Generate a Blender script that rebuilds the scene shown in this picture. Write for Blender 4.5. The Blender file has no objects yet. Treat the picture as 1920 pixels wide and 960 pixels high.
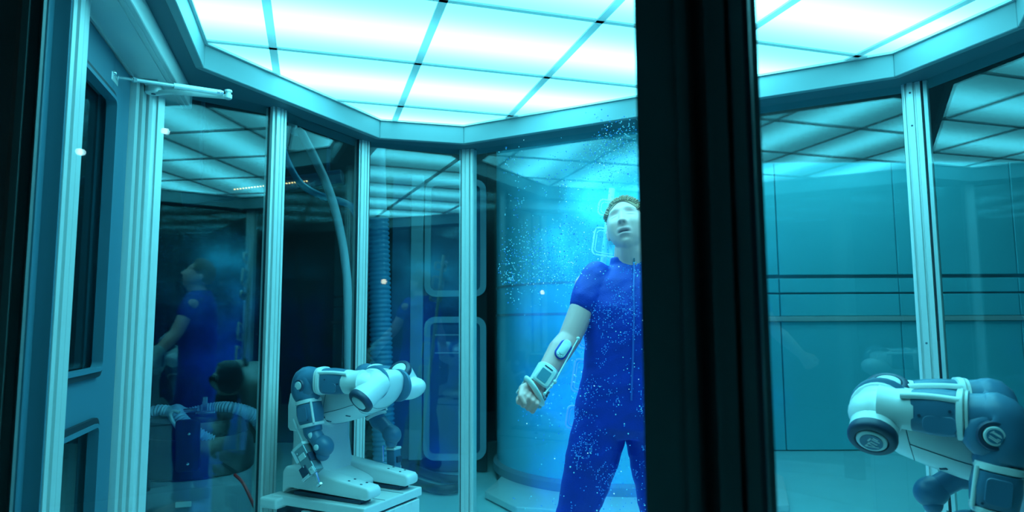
import bpy, bmesh, math, random
import numpy as np
from mathutils import Vector, Matrix, noise as mnoise

random.seed(7)
rng = np.random.default_rng(11)
sc = bpy.context.scene
COL = sc.collection
R = math.radians

# ------------------------------------------------------------------ camera
F_PX, PITCH, ROLL, ZC = 1253.5, 0.100188, -0.004772, 1.30
cam_d = bpy.data.cameras.new('camera')
cam = bpy.data.objects.new('camera', cam_d)
COL.objects.link(cam)
cam.location = (0, 0, ZC)
cam_d.sensor_width = 36.0
cam_d.lens = 36.0 * F_PX / 1920.0
cam_d.clip_start = 0.02
cam.rotation_euler = (Matrix.Rotation(R(90) + PITCH, 3, 'X') @ Matrix.Rotation(ROLL, 3, 'Z')).to_euler()
cam_d.dof.use_dof = True
cam_d.dof.focus_distance = 2.9
cam_d.dof.aperture_fstop = 3.2
sc.camera = cam

# ------------------------------------------------------------------ world / view
w = bpy.data.worlds.new('world')
sc.world = w
w.use_nodes = True
w.node_tree.nodes['Background'].inputs[0].default_value = (0.02, 0.30, 0.42, 1)
w.node_tree.nodes['Background'].inputs[1].default_value = 0.010
vs = sc.view_settings
vs.view_transform = 'Standard'
vs.look = 'None'
vs.exposure = -0.1
vs.gamma = 1.0
vs.use_curve_mapping = False
cy = sc.cycles
cy.use_denoising = True
cy.max_bounces = 7
cy.diffuse_bounces = 3
cy.glossy_bounces = 4
cy.transparent_max_bounces = 24
cy.transmission_bounces = 4
cy.volume_bounces = 0
cy.caustics_reflective = False
cy.caustics_refractive = False
cy.sample_clamp_indirect = 6.0
cy.volume_step_rate = 1.0
cy.volume_max_steps = 256

LIGHT = (0.145, 0.86, 1.0)          # colour of the luminous ceiling tubes

# ------------------------------------------------------------------ helpers
def ray(px, py):
    """direction of the photograph's pixel in world space"""
    x, y = (px - 960) / F_PX, -(py - 480) / F_PX
    c, s = math.cos(ROLL), math.sin(ROLL)
    x, y = c * x - s * y, s * x + c * y
    cp, sp = math.cos(PITCH), math.sin(PITCH)
    return Vector((x, cp - sp * y, sp + cp * y))

def at(px, py, Y=None, z=None):
    r = ray(px, py)
    t = Y / r.y if Y is not None else (z - ZC) / r.z
    return Vector((r.x * t, r.y * t, ZC + r.z * t))

def mat(name, col, rough=0.5, metal=0.0, spec=0.5, emit=None, emit_s=0.0, noise=0.0, nscale=8.0, bump=0.0, bscale=60.0, coat=0.0):
    m = bpy.data.materials.new(name)
    m.use_nodes = True
    nt = m.node_tree
    b = nt.nodes['Principled BSDF']
    b.inputs['Base Color'].default_value = (*col, 1)
    b.inputs['Roughness'].default_value = rough
    b.inputs['Metallic'].default_value = metal
    b.inputs['Specular IOR Level'].default_value = spec
    b.inputs['Coat Weight'].default_value = coat
    b.inputs['Coat Roughness'].default_value = 0.15
    if emit:
        b.inputs['Emission Color'].default_value = (*emit, 1)
        b.inputs['Emission Strength'].default_value = emit_s
    if noise > 0 or bump > 0:
        tc = nt.nodes.new('ShaderNodeTexCoord')
        nz = nt.nodes.new('ShaderNodeTexNoise')
        nz.inputs['Scale'].default_value = nscale
        nz.inputs['Detail'].default_value = 5
        nt.links.new(tc.outputs['Object'], nz.inputs['Vector'])
        if noise > 0:
            mx = nt.nodes.new('ShaderNodeMix')
            mx.data_type = 'RGBA'
            mx.inputs[6].default_value = (*[c * (1 - noise) for c in col], 1)
            mx.inputs[7].default_value = (*[min(1, c * (1 + noise)) for c in col], 1)
            nt.links.new(nz.outputs['Fac'], mx.inputs[0])
            nt.links.new(mx.outputs[2], b.inputs['Base Color'])
        if bump > 0:
            n2 = nt.nodes.new('ShaderNodeTexNoise')
            n2.inputs['Scale'].default_value = bscale
            nt.links.new(tc.outputs['Object'], n2.inputs['Vector'])
            bp = nt.nodes.new('ShaderNodeBump')
            bp.inputs['Strength'].default_value = bump
            bp.inputs['Distance'].default_value = 0.004
            nt.links.new(n2.outputs['Fac'], bp.inputs['Height'])
            nt.links.new(bp.outputs['Normal'], b.inputs['Normal'])
    return m

def glass_mat(name, tint, r0, rg, frost=0.0):
    """thin clear pane: straight-through transparency plus mirror reflection that grows towards grazing view"""
    m = bpy.data.materials.new(name)
    m.use_nodes = True
    nt = m.node_tree
    for n in list(nt.nodes):
        nt.nodes.remove(n)
    out = nt.nodes.new('ShaderNodeOutputMaterial')
    tr = nt.nodes.new('ShaderNodeBsdfTransparent')
    tr.inputs[0].default_value = (*tint, 1)
    gl = nt.nodes.new('ShaderNodeBsdfGlossy')
    gl.inputs['Roughness'].default_value = 0.0
    gl.inputs['Color'].default_value = (0.65, 0.94, 1.0, 1)
    lw = nt.nodes.new('ShaderNodeLayerWeight')
    lw.inputs['Blend'].default_value = 0.5
    pw = nt.nodes.new('ShaderNodeMath'); pw.operation = 'POWER'; pw.inputs[1].default_value = 4.0
    ma = nt.nodes.new('ShaderNodeMath'); ma.operation = 'MULTIPLY_ADD'
    ma.inputs[1].default_value = rg; ma.inputs[2].default_value = r0
    mix = nt.nodes.new('ShaderNodeMixShader')
    nt.links.new(lw.outputs['Facing'], pw.inputs[0])
    nt.links.new(pw.outputs[0], ma.inputs[0])
    nt.links.new(ma.outputs[0], mix.inputs[0])
    nt.links.new(tr.outputs[0], mix.inputs[1])
    nt.links.new(gl.outputs[0], mix.inputs[2])
    last = mix
    if frost > 0:
        di = nt.nodes.new('ShaderNodeBsdfTranslucent')
        di.inputs[0].default_value = (0.8, 0.95, 1, 1)
        m2 = nt.nodes.new('ShaderNodeMixShader')
        m2.inputs[0].default_value = frost
        nt.links.new(mix.outputs[0], m2.inputs[1])
        nt.links.new(di.outputs[0], m2.inputs[2])
        last = m2
    nt.links.new(last.outputs[0], out.inputs[0])
    return m

class MB:
    """collects shapes; build() links them as ONE mesh object"""
    def __init__(s):
        s.v, s.f = [], []
    def add(s, vs, fs):
        o = len(s.v)
        s.v += [Vector(v) for v in vs]
        s.f += [tuple(i + o for i in f) for f in fs]
        return s
    def box(s, c, size, rot=None):
        hx, hy, hz = size[0] / 2, size[1] / 2, size[2] / 2
        vs = [Vector((x, y, z)) for x in (-hx, hx) for y in (-hy, hy) for z in (-hz, hz)]
        if rot is not None:
            vs = [rot @ v for v in vs]
        c = Vector(c)
        return s.add([v + c for v in vs], [(0, 1, 3, 2), (4, 6, 7, 5), (0, 4, 5, 1), (2, 3, 7, 6), (0, 2, 6, 4), (1, 5, 7, 3)])
    def prism(s, poly, z0, z1):
        n = len(poly)
        vs = [(p[0], p[1], z0) for p in poly] + [(p[0], p[1], z1) for p in poly]
        fs = [tuple(range(n - 1, -1, -1)), tuple(range(n, 2 * n))]
        fs += [(i, (i + 1) % n, (i + 1) % n + n, i + n) for i in range(n)]
        return s.add(vs, fs)
    def extrude(s, poly, origin, ex, ey, ez, d):
        """polygon in the ex/ey plane pushed by d along ez"""
        o, ex, ey, ez = Vector(origin), Vector(ex), Vector(ey), Vector(ez)
        n = len(poly)
        a = [o + ex * p[0] + ey * p[1] for p in poly]
        vs = a + [q + ez * d for q in a]
        fs = [tuple(range(n - 1, -1, -1)), tuple(range(n, 2 * n))]
        fs += [(i, (i + 1) % n, (i + 1) % n + n, i + n) for i in range(n)]
        return s.add(vs, fs)
    def rings(s, rings, cap=True, closed=False):
        n = len(rings[0])
        vs = [v for r in rings for v in r]
        fs = []
        m = len(rings)
        for i in range(m if closed else m - 1):
            j = (i + 1) % m
            for k in range(n):
                l = (k + 1) % n
                fs.append((i * n + k, i * n + l, j * n + l, j * n + k))
        if cap and not closed:
            fs.append(tuple(range(n - 1, -1, -1)))
            fs.append(tuple((m - 1) * n + k for k in range(n)))
        return s.add(vs, fs)
    def tube(s, path, rad, n=10, cap=True, flat=None, up=(0, 0, 1), sub=0):
        P = [Vector(p) for p in path]
        rr = list(rad) if hasattr(rad, '__len__') else [rad] * len(P)
        if sub:
            P, rr = smooth_path(P, rr, sub)
        rings = []
        prev = None
        for i, p in enumerate(P):
            t = (P[min(i + 1, len(P) - 1)] - P[max(i - 1, 0)]).normalized()
            if prev is None:
                a = Vector(up)
                if abs(a.dot(t)) > 0.95:
                    a = Vector((1, 0, 0))
                a = (a - t * a.dot(t)).normalized()
            else:
                a = (prev - t * prev.dot(t)).normalized()
            prev = a
            b = t.cross(a)
            fa = flat if flat else 1.0
            rings.append([p + (a * math.cos(q) + b * math.sin(q) * fa) * rr[i] for q in [2 * math.pi * k / n for k in range(n)]])
        return s.rings(rings, cap)
    def lathe(s, prof, origin, axis, n=20, up=(0, 0, 1)):
        """prof: list of (distance along axis, radius)"""
        t = Vector(axis).normalized()
        o = Vector(origin)
        a = Vector(up)
        if abs(a.dot(t)) > 0.95:
            a = Vector((1, 0, 0))
        a = (a - t * a.dot(t)).normalized()
        b = t.cross(a)
        return s.rings([[o + t * h + (a * math.cos(q) + b * math.sin(q)) * max(r, 1e-4) for q in [2 * math.pi * k / n for k in range(n)]] for h, r in prof])
    def ell(s, c, rx, ry, rz, rot=None, n=14, m=10):
        rings = []
        c = Vector(c)
        for i in range(m + 1):
            th = math.pi * (0.02 + 0.96 * i / m)
            r = []
            for k in range(n):
                ph = 2 * math.pi * k / n
                v = Vector((rx * math.sin(th) * math.cos(ph), ry * math.sin(th) * math.sin(ph), rz * math.cos(th)))
                r.append(c + (rot @ v if rot is not None else v))
            rings.append(r)
        return s.rings(rings)
    def cone(s, p0, r0, p1, r1, n=14):
        """tapered capsule with round ends"""
        p0, p1 = Vector(p0), Vector(p1)
        t = (p1 - p0)
        L = t.length
        prof = [(-r0 * math.cos(a), r0 * math.sin(a)) for a in (0.12, 0.5, 0.95, 1.57)] + [(L + r1 * math.sin(a), r1 * math.cos(a)) for a in (0, 0.6, 1.05, 1.45)]
        return s.lathe(prof, p0, t, n)
    def build(s, name, m, parent=None, smooth=None, bevel=0.0, seg=2, world=False, sub=0):
        me = bpy.data.meshes.new(name)
        vs = s.v
        if parent is not None and world:
            inv = parent_matrix(parent).inverted()
            vs = [inv @ v for v in vs]
        me.from_pydata([tuple(v) for v in vs], [], s.f)
        bm = bmesh.new(); bm.from_mesh(me)
        bmesh.ops.recalc_face_normals(bm, faces=bm.faces)
        if bevel > 0:
            ed = [e for e in bm.edges if len(e.link_faces) == 2 and e.calc_face_angle(0) > R(35)]
            bmesh.ops.bevel(bm, geom=ed, offset=bevel, segments=seg, affect='EDGES', clamp_overlap=True, profile=0.5)
        bm.to_mesh(me); bm.free()
        me.materials.append(m)
        if smooth is not None:
            me.shade_smooth()
            try:
                me.set_sharp_from_angle(angle=R(smooth))
            except Exception:
                pass
        o = bpy.data.objects.new(name, me)
        COL.objects.link(o)
        if parent is not None:
            o.parent = parent
        if sub:
            md = o.modifiers.new('s', 'SUBSURF'); md.levels = sub; md.render_levels = sub
        return o

PM = {}
def parent_matrix(o):
    M = Matrix.Translation(o.location) @ o.rotation_euler.to_matrix().to_4x4()
    if o.parent is not None:
        M = parent_matrix(o.parent) @ M
    return M

def smooth_path(P, rr, sub):
    Q, q = [], []
    n = len(P)
    for i in range(n - 1):
        p0, p1, p2, p3 = P[max(i - 1, 0)], P[i], P[i + 1], P[min(i + 2, n - 1)]
        for k in range(sub):
            t = k / sub
            Q.append(0.5 * ((2 * p1) + (p2 - p0) * t + (2 * p0 - 5 * p1 + 4 * p2 - p3) * t * t + (3 * p1 - p0 - 3 * p2 + p3) * t ** 3))
            q.append(rr[i] * (1 - t) + rr[i + 1] * t)
    Q.append(P[-1]); q.append(rr[-1])
    return Q, q

def tag(o, label=None, cat=None, group=None, kind=None):
    if label: o['label'] = label
    if cat: o['category'] = cat
    if group: o['group'] = group
    if kind: o['kind'] = kind
    return o

def empty(name, loc, rz=0.0):
    o = bpy.data.objects.new(name, None)
    o.empty_display_size = 0.1
    o.location = loc
    o.rotation_euler = (0, 0, rz)
    COL.objects.link(o)
    return o

def struct(o, label=None):
    o['kind'] = 'structure'
    if label: o['label'] = label
    return o

def rrect(w, h, r, n=5):
    pts = []
    for cx, cy, a0 in ((w / 2 - r, h / 2 - r, 0), (-w / 2 + r, h / 2 - r, 90), (-w / 2 + r, -h / 2 + r, 180), (w / 2 - r, -h / 2 + r, 270)):
        for k in range(n + 1):
            a = R(a0 + 90 * k / n)
            pts.append((cx + r * math.cos(a), cy + r * math.sin(a)))
    return pts

def frame_ring(mb, w, h, r, t, origin, ex, ey, ez, d):
    """rounded rectangular ring (outer size w x h, bar width t) of depth d along ez"""
    o, ex, ey, ez = Vector(origin), Vector(ex), Vector(ey), Vector(ez)
    A = rrect(w, h, r); B = rrect(w - 2 * t, h - 2 * t, max(r - t, 0.004))
    n = len(A)
    P = lambda p, q: o + ex * p[0] + ey * p[1] + ez * q
    rings = [[P(a, 0) for a in A], [P(a, d) for a in A], [P(b, d) for b in B], [P(b, 0) for b in B]]
    return mb.rings(rings, cap=False, closed=True)

# ------------------------------------------------------------------ materials
M = {}
M['alu'] = mat('brushed_aluminium', (0.72, 0.78, 0.78), 0.34, 0.25, noise=0.04, nscale=30)
M['fascia'] = mat('fascia_paint', (0.24, 0.38, 0.41), 0.45, noise=0.03)
M['soffit'] = mat('soffit_paint', (0.07, 0.15, 0.19), 0.55)
M['bar'] = mat('grid_bar_white', (0.85, 0.87, 0.87), 0.5)
_nt = M['bar'].node_tree                    # thin white plastic bars let some of the tiles' light through
_tl = _nt.nodes.new('ShaderNodeBsdfTranslucent'); _tl.inputs[0].default_value = (.85, .9, .9, 1)
_mx = _nt.nodes.new('ShaderNodeMixShader'); _mx.inputs[0].default_value = .42
_nt.links.new(_nt.nodes['Principled BSDF'].outputs[0], _mx.inputs[1]); _nt.links.new(_tl.outputs[0], _mx.inputs[2])
_nt.links.new(_mx.outputs[0], _nt.nodes['Material Output'].inputs[0])
M['blackpost'] = mat('dark_mullion', (0.10, 0.14, 0.15), 0.5, noise=0.1)
M['blackgroove'] = mat('mullion_groove', (0.012, 0.014, 0.016), 0.8)
M['gasket'] = mat('rubber_gasket_and_shade', (0.015, 0.03, 0.045), 0.5)
M['doorpaint'] = mat('door_paint', (0.05, 0.18, 0.25), 0.5, noise=0.03)
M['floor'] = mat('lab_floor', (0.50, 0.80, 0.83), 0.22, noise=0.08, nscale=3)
M['chfloor'] = mat('chamber_floor', (0.74, 0.76, 0.76), 0.25, noise=0.04, nscale=4)
M['dark'] = mat('lab_dark_wall', (0.018, 0.022, 0.026), 0.7)
M['labceil'] = mat('lab_dark_ceiling', (0.02, 0.024, 0.027), 0.8)
M['labwall'] = mat('lab_wall_paint', (0.75, 0.82, 0.84), 0.55, noise=0.05, nscale=1.5)
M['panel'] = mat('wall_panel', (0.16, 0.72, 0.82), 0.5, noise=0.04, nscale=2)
M['joint'] = mat('wall_joint', (0.20, 0.30, 0.35), 0.6)
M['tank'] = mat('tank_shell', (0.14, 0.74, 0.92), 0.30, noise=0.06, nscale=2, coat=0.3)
M['white'] = mat('robot_white', (0.82, 0.84, 0.83), 0.30, noise=0.02, coat=0.2)
M['grey'] = mat('robot_blue_grey', (0.06, 0.18, 0.29), 0.34, noise=0.05, nscale=20)
M['greyd'] = mat('robot_dark_grey', (0.03, 0.06, 0.11), 0.4)
M['cap'] = mat('robot_cap_disc', (0.70, 0.78, 0.78), 0.3)
M['seam'] = mat('seam_line', (0.06, 0.12, 0.16), 0.6)
M['grip'] = mat('gripper_grey', (.26, .36, .40), .28, .5)
M['chrome'] = mat('gripper_metal', (0.75, 0.78, 0.80), 0.18, 0.9)
M['black'] = mat('black_plastic', (0.012, 0.016, 0.02), 0.35)
M['drum'] = mat('drum_plastic', (0.20, 0.27, 0.31), 0.4, noise=0.06)
M['hose'] = mat('corrugated_hose', (0.24, 0.36, 0.50), 0.35)
M['hosepale'] = mat('pale_hose', (0.45, 0.55, 0.60), 0.35)
M['hoseblue'] = mat('blue_tube', (0.06, 0.26, 0.42), 0.25)
M['red'] = mat('red_cable', (0.75, 0.05, 0.06), 0.4)
M['suit'] = mat('blue_suit_fabric', (0.004, 0.035, 0.44), 0.55, noise=0.25, nscale=14, bump=0.25, bscale=220)
M['zip'] = mat('suit_zip', (0.05, 0.16, 0.60), 0.4)
M['brace'] = mat('brace_white', (0.78, 0.86, 0.86), 0.3)
M['screen'] = mat('device_screen', (0.10, 0.30, 0.40), 0.15)
M['skinpatch'] = mat('blue_lining', (0.01, 0.05, 0.45), 0.5)
M['warm'] = mat('warm_lamp', (1, .9, .7), 0.5, emit=(1.0, 0.72, 0.42), emit_s=16)
M['led'] = mat('led_dot', (1, .8, .4), 0.5, emit=(1.0, 0.62, 0.20), emit_s=1.6)
M['filltube'] = mat('fill_tube', (.9, 1, 1), 0.5, emit=LIGHT, emit_s=75.0)  # glow of the added ceiling tubes that fill the back zone
M['glass'] = glass_mat('window_glass', (0.88, 0.965, 0.975), 0.052, 0.35)
M['nearglass'] = glass_mat('near_glass', (0.975, 0.995, 1.0), 0.03, 0.10)
M['padglass'] = glass_mat('pad_glass', (0.80, 0.95, 0.98), 0.06, 0.3, frost=0.12)

# luminous diffuser tiles: tubes lie behind them along one grid direction, one per row
GA = R(106.57)
E1 = Vector((math.cos(GA), math.sin(GA), 0))       # across the tubes
E2 = Vector((math.sin(GA), -math.cos(GA), 0))      # along the tubes
CELL, O1, O2 = 0.655, 2.44, -0.20
def diffuser():
    m = bpy.data.materials.new('luminous_diffuser'); m.use_nodes = True
    nt = m.node_tree
    for n in list(nt.nodes): nt.nodes.remove(n)
    N = nt.nodes.new; Lk = nt.links.new
    out = N('ShaderNodeOutputMaterial'); em = N('ShaderNodeEmission'); em.inputs[0].default_value = (*LIGHT, 1)
    g = N('ShaderNodeNewGeometry')
    dot = N('ShaderNodeVectorMath'); dot.operation = 'DOT_PRODUCT'; dot.inputs[1].default_value = tuple(E1)
    Lk(g.outputs['Position'], dot.inputs[0])
    a = N('ShaderNodeMath'); a.operation = 'SUBTRACT'; a.inputs[1].default_value = O1
    b = N('ShaderNodeMath'); b.operation = 'DIVIDE'; b.inputs[1].default_value = CELL
    fr = N('ShaderNodeMath'); fr.operation = 'FRACT'
    s5 = N('ShaderNodeMath'); s5.operation = 'SUBTRACT'; s5.inputs[1].default_value = 0.55
    d2 = N('ShaderNodeMath'); d2.operation = 'MULTIPLY'
    k = N('ShaderNodeMath'); k.operation = 'MULTIPLY'; k.inputs[1].default_value = -16.0
    ex = N('ShaderNodeMath'); ex.operation = 'EXPONENT'
    ma = N('ShaderNodeMath'); ma.operation = 'MULTIPLY_ADD'; ma.inputs[1].default_value = 7.0; ma.inputs[2].default_value = 2.4
    Lk(dot.outputs['Value'], a.inputs[0]); Lk(a.outputs[0], b.inputs[0]); Lk(b.outputs[0], fr.inputs[0]); Lk(fr.outputs[0], s5.inputs[0])
    Lk(s5.outputs[0], d2.inputs[0]); Lk(s5.outputs[0], d2.inputs[1]); Lk(d2.outputs[0], k.inputs[0]); Lk(k.outputs[0], ex.inputs[0]); Lk(ex.outputs[0], ma.inputs[0])
    Lk(ma.outputs[0], em.inputs[1]); Lk(em.outputs[0], out.inputs[0])
    return m
M['tile'] = diffuser()

# ------------------------------------------------------------------ chamber plan
ZT, ZS = 2.54, 2.43                        # luminous ceiling / soffit height
V2 = lambda x, y: Vector((x, y, 0))
P1, P2, P3, P4, P5 = V2(-1.69, 3.05), V2(-1.236, 3.436), V2(-.925, 4.066), V2(-.287, 4.297), V2(1.933, 3.106)
P6, P7, P9 = V2(2.105, 2.53), V2(.98, .45), V2(-1.28, 1.674)
PG = V2(-1.644, 2.966)                     # glass line beside the door
PM_ = V2(.245, .85)                        # the near mullion
CE = [V2(-1.355, 2.85), V2(-.803, 3.983), V2(-.30, 4.115), V2(1.775, 2.996), V2(1.955, 2.477), V2(.97, .66), V2(-1.02, 1.735)]
WALL = [P1, P2, P3, P4, P5, P6, P7, P9]
cen = V2(.35, 2.4)

# --- lab shell
LX0, LX1, LY0, LY1, LZ = -5.2, 6.5, -3.2, 7.6, 4.3
def slab(name, c, s, m, label):
    return struct(MB().box(c, s).build(name, m), label)
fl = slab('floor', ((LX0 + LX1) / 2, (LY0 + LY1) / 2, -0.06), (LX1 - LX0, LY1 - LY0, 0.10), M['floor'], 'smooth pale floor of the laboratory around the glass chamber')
slab('ceiling_laboratory', ((LX0 + LX1) / 2, (LY0 + LY1) / 2, LZ + 0.05), (LX1 - LX0, LY1 - LY0, 0.10), M['labceil'], 'dark ceiling of the laboratory')
slab('wall_left', (LX0 - .05, (LY0 + LY1) / 2, LZ / 2), (.1, LY1 - LY0, LZ), M['dark'], 'black laboratory wall on the left')
slab('wall_right', (LX1 + .05, (LY0 + LY1) / 2, LZ / 2), (.1, LY1 - LY0, LZ), M['dark'], 'black laboratory wall on the right')
slab('wall_rear', ((LX0 + LX1) / 2, LY0 - .05, LZ / 2), (LX1 - LX0, .1, LZ), M['dark'], 'black laboratory wall behind the viewer')
slab('wall_back', ((LX0 + LX1) / 2, LY1 + .05, LZ / 2), (LX1 - LX0, .1, LZ), M['dark'], 'black laboratory wall at the far end')

# --- panelled pale wall beyond the right-hand panes
pw = struct(MB().box((4.0, 7.06, 1.5), (5.0, .10, 3.0)).build('wall_panelled', M['joint']), 'pale blue panelled wall beyond the right panes')
for k in range(4):
    x0 = 1.55 + k * 1.25
    for (z0, z1) in ((0.0, 1.30), (1.36, 1.585), (1.605, 1.75), (1.79, 2.98)):
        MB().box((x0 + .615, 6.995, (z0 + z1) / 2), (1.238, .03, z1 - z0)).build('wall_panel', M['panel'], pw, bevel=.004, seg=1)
    MB().box((x0 + .615, 6.975, 1.33), (1.25, .05, .05)).build('rail', M['alu'], pw, bevel=.005, seg=1)

# --- chamber floor and roof
struct(MB().prism(WALL, -0.012, 0.0).build('floor_chamber', M['chfloor']), 'white floor of the glass chamber')
def grow(poly, d):
    n = len(poly); out = []
    for i in range(n):
        a, b, c = poly[i - 1], poly[i], poly[(i + 1) % n]
        def nn(p, q):
            t = (q - p).normalized(); v = Vector((t.y, -t.x, 0))
            return v if v.dot((p + q) / 2 - cen) > 0 else -v
        n1, n2 = nn(a, b), nn(b, c)
        h = (n1 + n2).normalized()
        out.append(b + h * d / max(.35, h.dot(n1)))
    return out
roof = MB()
OUT = grow(WALL, .12)
soff = MB()
# soffit: flat ring between the fascia and the glass line, closed above
def ringpoly(mb, inner_f, outer, z0, z1):
    """stitch outer octagon and inner heptagon by angle around the centre"""
    def ang(p): return math.atan2(p.y - cen.y, p.x - cen.x)
    angs = sorted(set([ang(p) for p in outer] + [ang(p) for p in inner_f]))
    def hit(poly, a):
        d = Vector((math.cos(a), math.sin(a), 0)); n = len(poly); best = None
        for i in range(n):
            p, q = poly[i] - cen, poly[(i + 1) % n] - cen
            e = q - p; den = d.x * e.y - d.y * e.x
            if abs(den) < 1e-9: continue
            t = (p.x * e.y - p.y * e.x) / den; u = (p.x * d.y - p.y * d.x) / den
            if t > 0 and -1e-6 <= u <= 1 + 1e-6: best = t
        return cen + d * best
    I = [hit(inner_f, a) for a in angs]; O = [hit(outer, a) for a in angs]
    Z = lambda p, z: (p.x, p.y, z)
    rings = [[Z(p, z0) for p in I], [Z(p, z0) for p in O], [Z(p, z1) for p in O], [Z(p, z1) for p in I]]
    mb.rings(rings, cap=False, closed=True)
ringpoly(soff, grow(CE, .012), OUT, ZS, ZS + .14)
so = struct(soff.build('trim_soffit', M['soffit']), 'flat grey soffit ring between fascia and glass walls')
MB().prism(OUT, ZS + .141, ZS + .30).build('roof_cover', M['dark'], so)

# fascia boards, one per side, mitred, with a thin lip under the luminous tiles
n = len(CE)
for i in range(n):
    a, b = CE[i], CE[(i + 1) % n]
    GO = grow(CE, .035); GL = grow(CE, -.014)
    f = MB().prism([a, b, GO[(i + 1) % n], GO[i]], ZS - .004, ZT)
    o = f.build('trim_%d' % (i + 1), M['fascia'], bevel=.003, seg=1)
    struct(o, 'grey fascia board of one ceiling side')
    MB().prism([GL[i], GL[(i + 1) % n], b, a], ZT - .006, ZT + .004).build('lip', M['alu'], o)

# luminous ceiling: square tiles clipped to the ceiling outline, white grid bars between
def clip(poly, half):
    nrm, c = half; out = []
    for i in range(len(poly)):
        p, q = poly[i], poly[(i + 1) % len(poly)]
        dp, dq = nrm.dot(p) - c, nrm.dot(q) - c
        if dp <= 0: out.append(p)
        if (dp < 0 < dq) or (dq < 0 < dp):
            out.append(p + (q - p) * (dp / (dp - dq)))
    return out
halves = []
for i in range(n):
    p, q = CE[i], CE[(i + 1) % n]
    t = (q - p).normalized(); v = Vector((t.y, -t.x, 0))
    if v.dot((p + q) / 2 - cen) < 0: v = -v
    halves.append((v, v.dot(p)))
ceil = struct(MB().prism(grow(CE, .03), ZT + .05, ZT + .07).build('ceiling', M['bar']), 'luminous tiled ceiling of the glass chamber')
for i in range(-4, 5):
    for j in range(-4, 6):
        u0, u1 = O1 + i * CELL, O1 + (i + 1) * CELL
        w0, w1 = O2 + j * CELL, O2 + (j + 1) * CELL
        g = .002
        poly = [E1 * (u0 + g) + E2 * (w0 + g), E1 * (u1 - g) + E2 * (w0 + g), E1 * (u1 - g) + E2 * (w1 - g), E1 * (u0 + g) + E2 * (w1 - g)]
        for h in halves:
            poly = clip(poly, h)
            if len(poly) < 3: break
        if len(poly) >= 3:
            MB().prism(poly, ZT + .006, ZT + .016).build('tile', M['tile'], ceil)
def bar(p, q, wd):
    t = (q - p).normalized(); s = Vector((-t.y, t.x, 0)) * wd / 2
    poly = [p - s, q - s, q + s, p + s]
    for h in halves:
        poly = clip(poly, h)
        if len(poly) < 3: return
    MB().prism(poly, ZT - .002, ZT + .0055).build('grid_bar', M['bar'], ceil)
for i in range(-4, 6):
    u = O1 + i * CELL
    bar(E1 * u + E2 * -3, E1 * u + E2 * 5, .022)
for j in range(-4, 7):
    wv = O2 + j * CELL
    bar(E2 * wv + E1 * -1, E2 * wv + E1 * 6, .034)

# --- aluminium posts of the far walls: ribbed extrusions
def ribpost(name, p, dirv, z0, z1, wd, label, m='alu', prof=None):
    """extrusion whose ribbed face looks at the chamber centre; dirv runs along the wall"""
    t = dirv.normalized(); nrm = Vector((t.y, -t.x, 0))
    if nrm.dot(cen - p) < 0: nrm = -nrm
    k = wd
    pts = prof or [(-.5, .0), (-.5, .26), (-.42, .30), (-.38, .30), (-.36, .20), (-.30, .20), (-.28, .38), (-.06, .38), (-.04, .28), (.02, .28), (.04, .34), (.22, .34), (.24, .16), (.30, .16), (.32, .30), (.46, .30), (.5, .24), (.5, 0)]
    poly = [p + t * (a * k) + nrm * (b * k) for a, b in pts] + [p + t * (.5 * k) - nrm * (.35 * k), p - t * (.5 * k) - nrm * (.35 * k)]
    return struct(MB().prism(poly, z0, z1).build(name, M[m]), label)
posts = [(P2, (P3 - PG), .088, 'ribbed aluminium post left of the robot with the gripper'), (P3, (P4 - P2), .078, 'ribbed aluminium post standing behind the left robot'),
         (P4, (P5 - P3) , .098, 'ribbed aluminium post left of the man in blue'), (P5, (P6 - P4), .108, 'ribbed aluminium post behind the right robot'), (P6, (P7 - P5), .1, 'ribbed aluminium post at the far right corner')]
for k, (p, d, wd, lb) in enumerate(posts):
    o = ribpost('trim_%d' % (k + 11), p, d, 0.0, ZS, wd, lb)
    if k == 3:
        t = d.normalized()
        nrm = Vector((t.y, -t.x, 0))
        if nrm.dot(cen - p) < 0: nrm = -nrm
        for z in (2.38, 2.22, 1.2):
            MB().lathe([(0, .005), (.002, .005)], p + nrm * .0405 - t * .018 + Vector((0, 0, z)), nrm, 8).build('screw', M['seam'], o)

# --- glass panes with slim base rails
def pane(idx, a, b, label, z0=.09, z1=ZS, m='glass', inset=.04):
    t = (b - a).normalized(); nr = Vector((-t.y, t.x, 0))
    p, q = a + t * inset, b - t * inset
    o = struct(MB().prism([p - nr * .005, q - nr * .005, q + nr * .005, p + nr * .005], z0, z1).build('window_%d' % idx, M[m]), label)
    MB().prism([p - nr * .03, q - nr * .03, q + nr * .03, p + nr * .03], 0, z0).build('base_rail', M['alu'], o, bevel=.004, seg=1)
    for s_, e in ((p, 1), (q, -1)):
        MB().prism([s_ - nr * .008, s_ + t * e * .007 - nr * .008, s_ + t * e * .007 + nr * .008, s_ + nr * .008], z0, z1).build('gasket', M['gasket'], o)
    return o
pane(1, PG, P2, 'tall glass pane beside the door with the dark drum behind')
pane(2, P2, P3, 'narrow tall glass pane behind the left robot')
pane(3, P3, P4, 'narrow tall glass pane between the robot and the man')
pane(4, P4, P5, 'wide glass pane behind the man in blue')
pane(5, P5, P6, 'glass pane at the far right edge')
pane(6, P6, P7, 'glass pane along the right side behind the robot')
pane(7, P7, PM_, 'near glass pane right of the dark mullion', m='nearglass', inset=.06)
pane(8, PM_, P9, 'near glass pane left of the dark mullion', m='nearglass', inset=.06)

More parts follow.
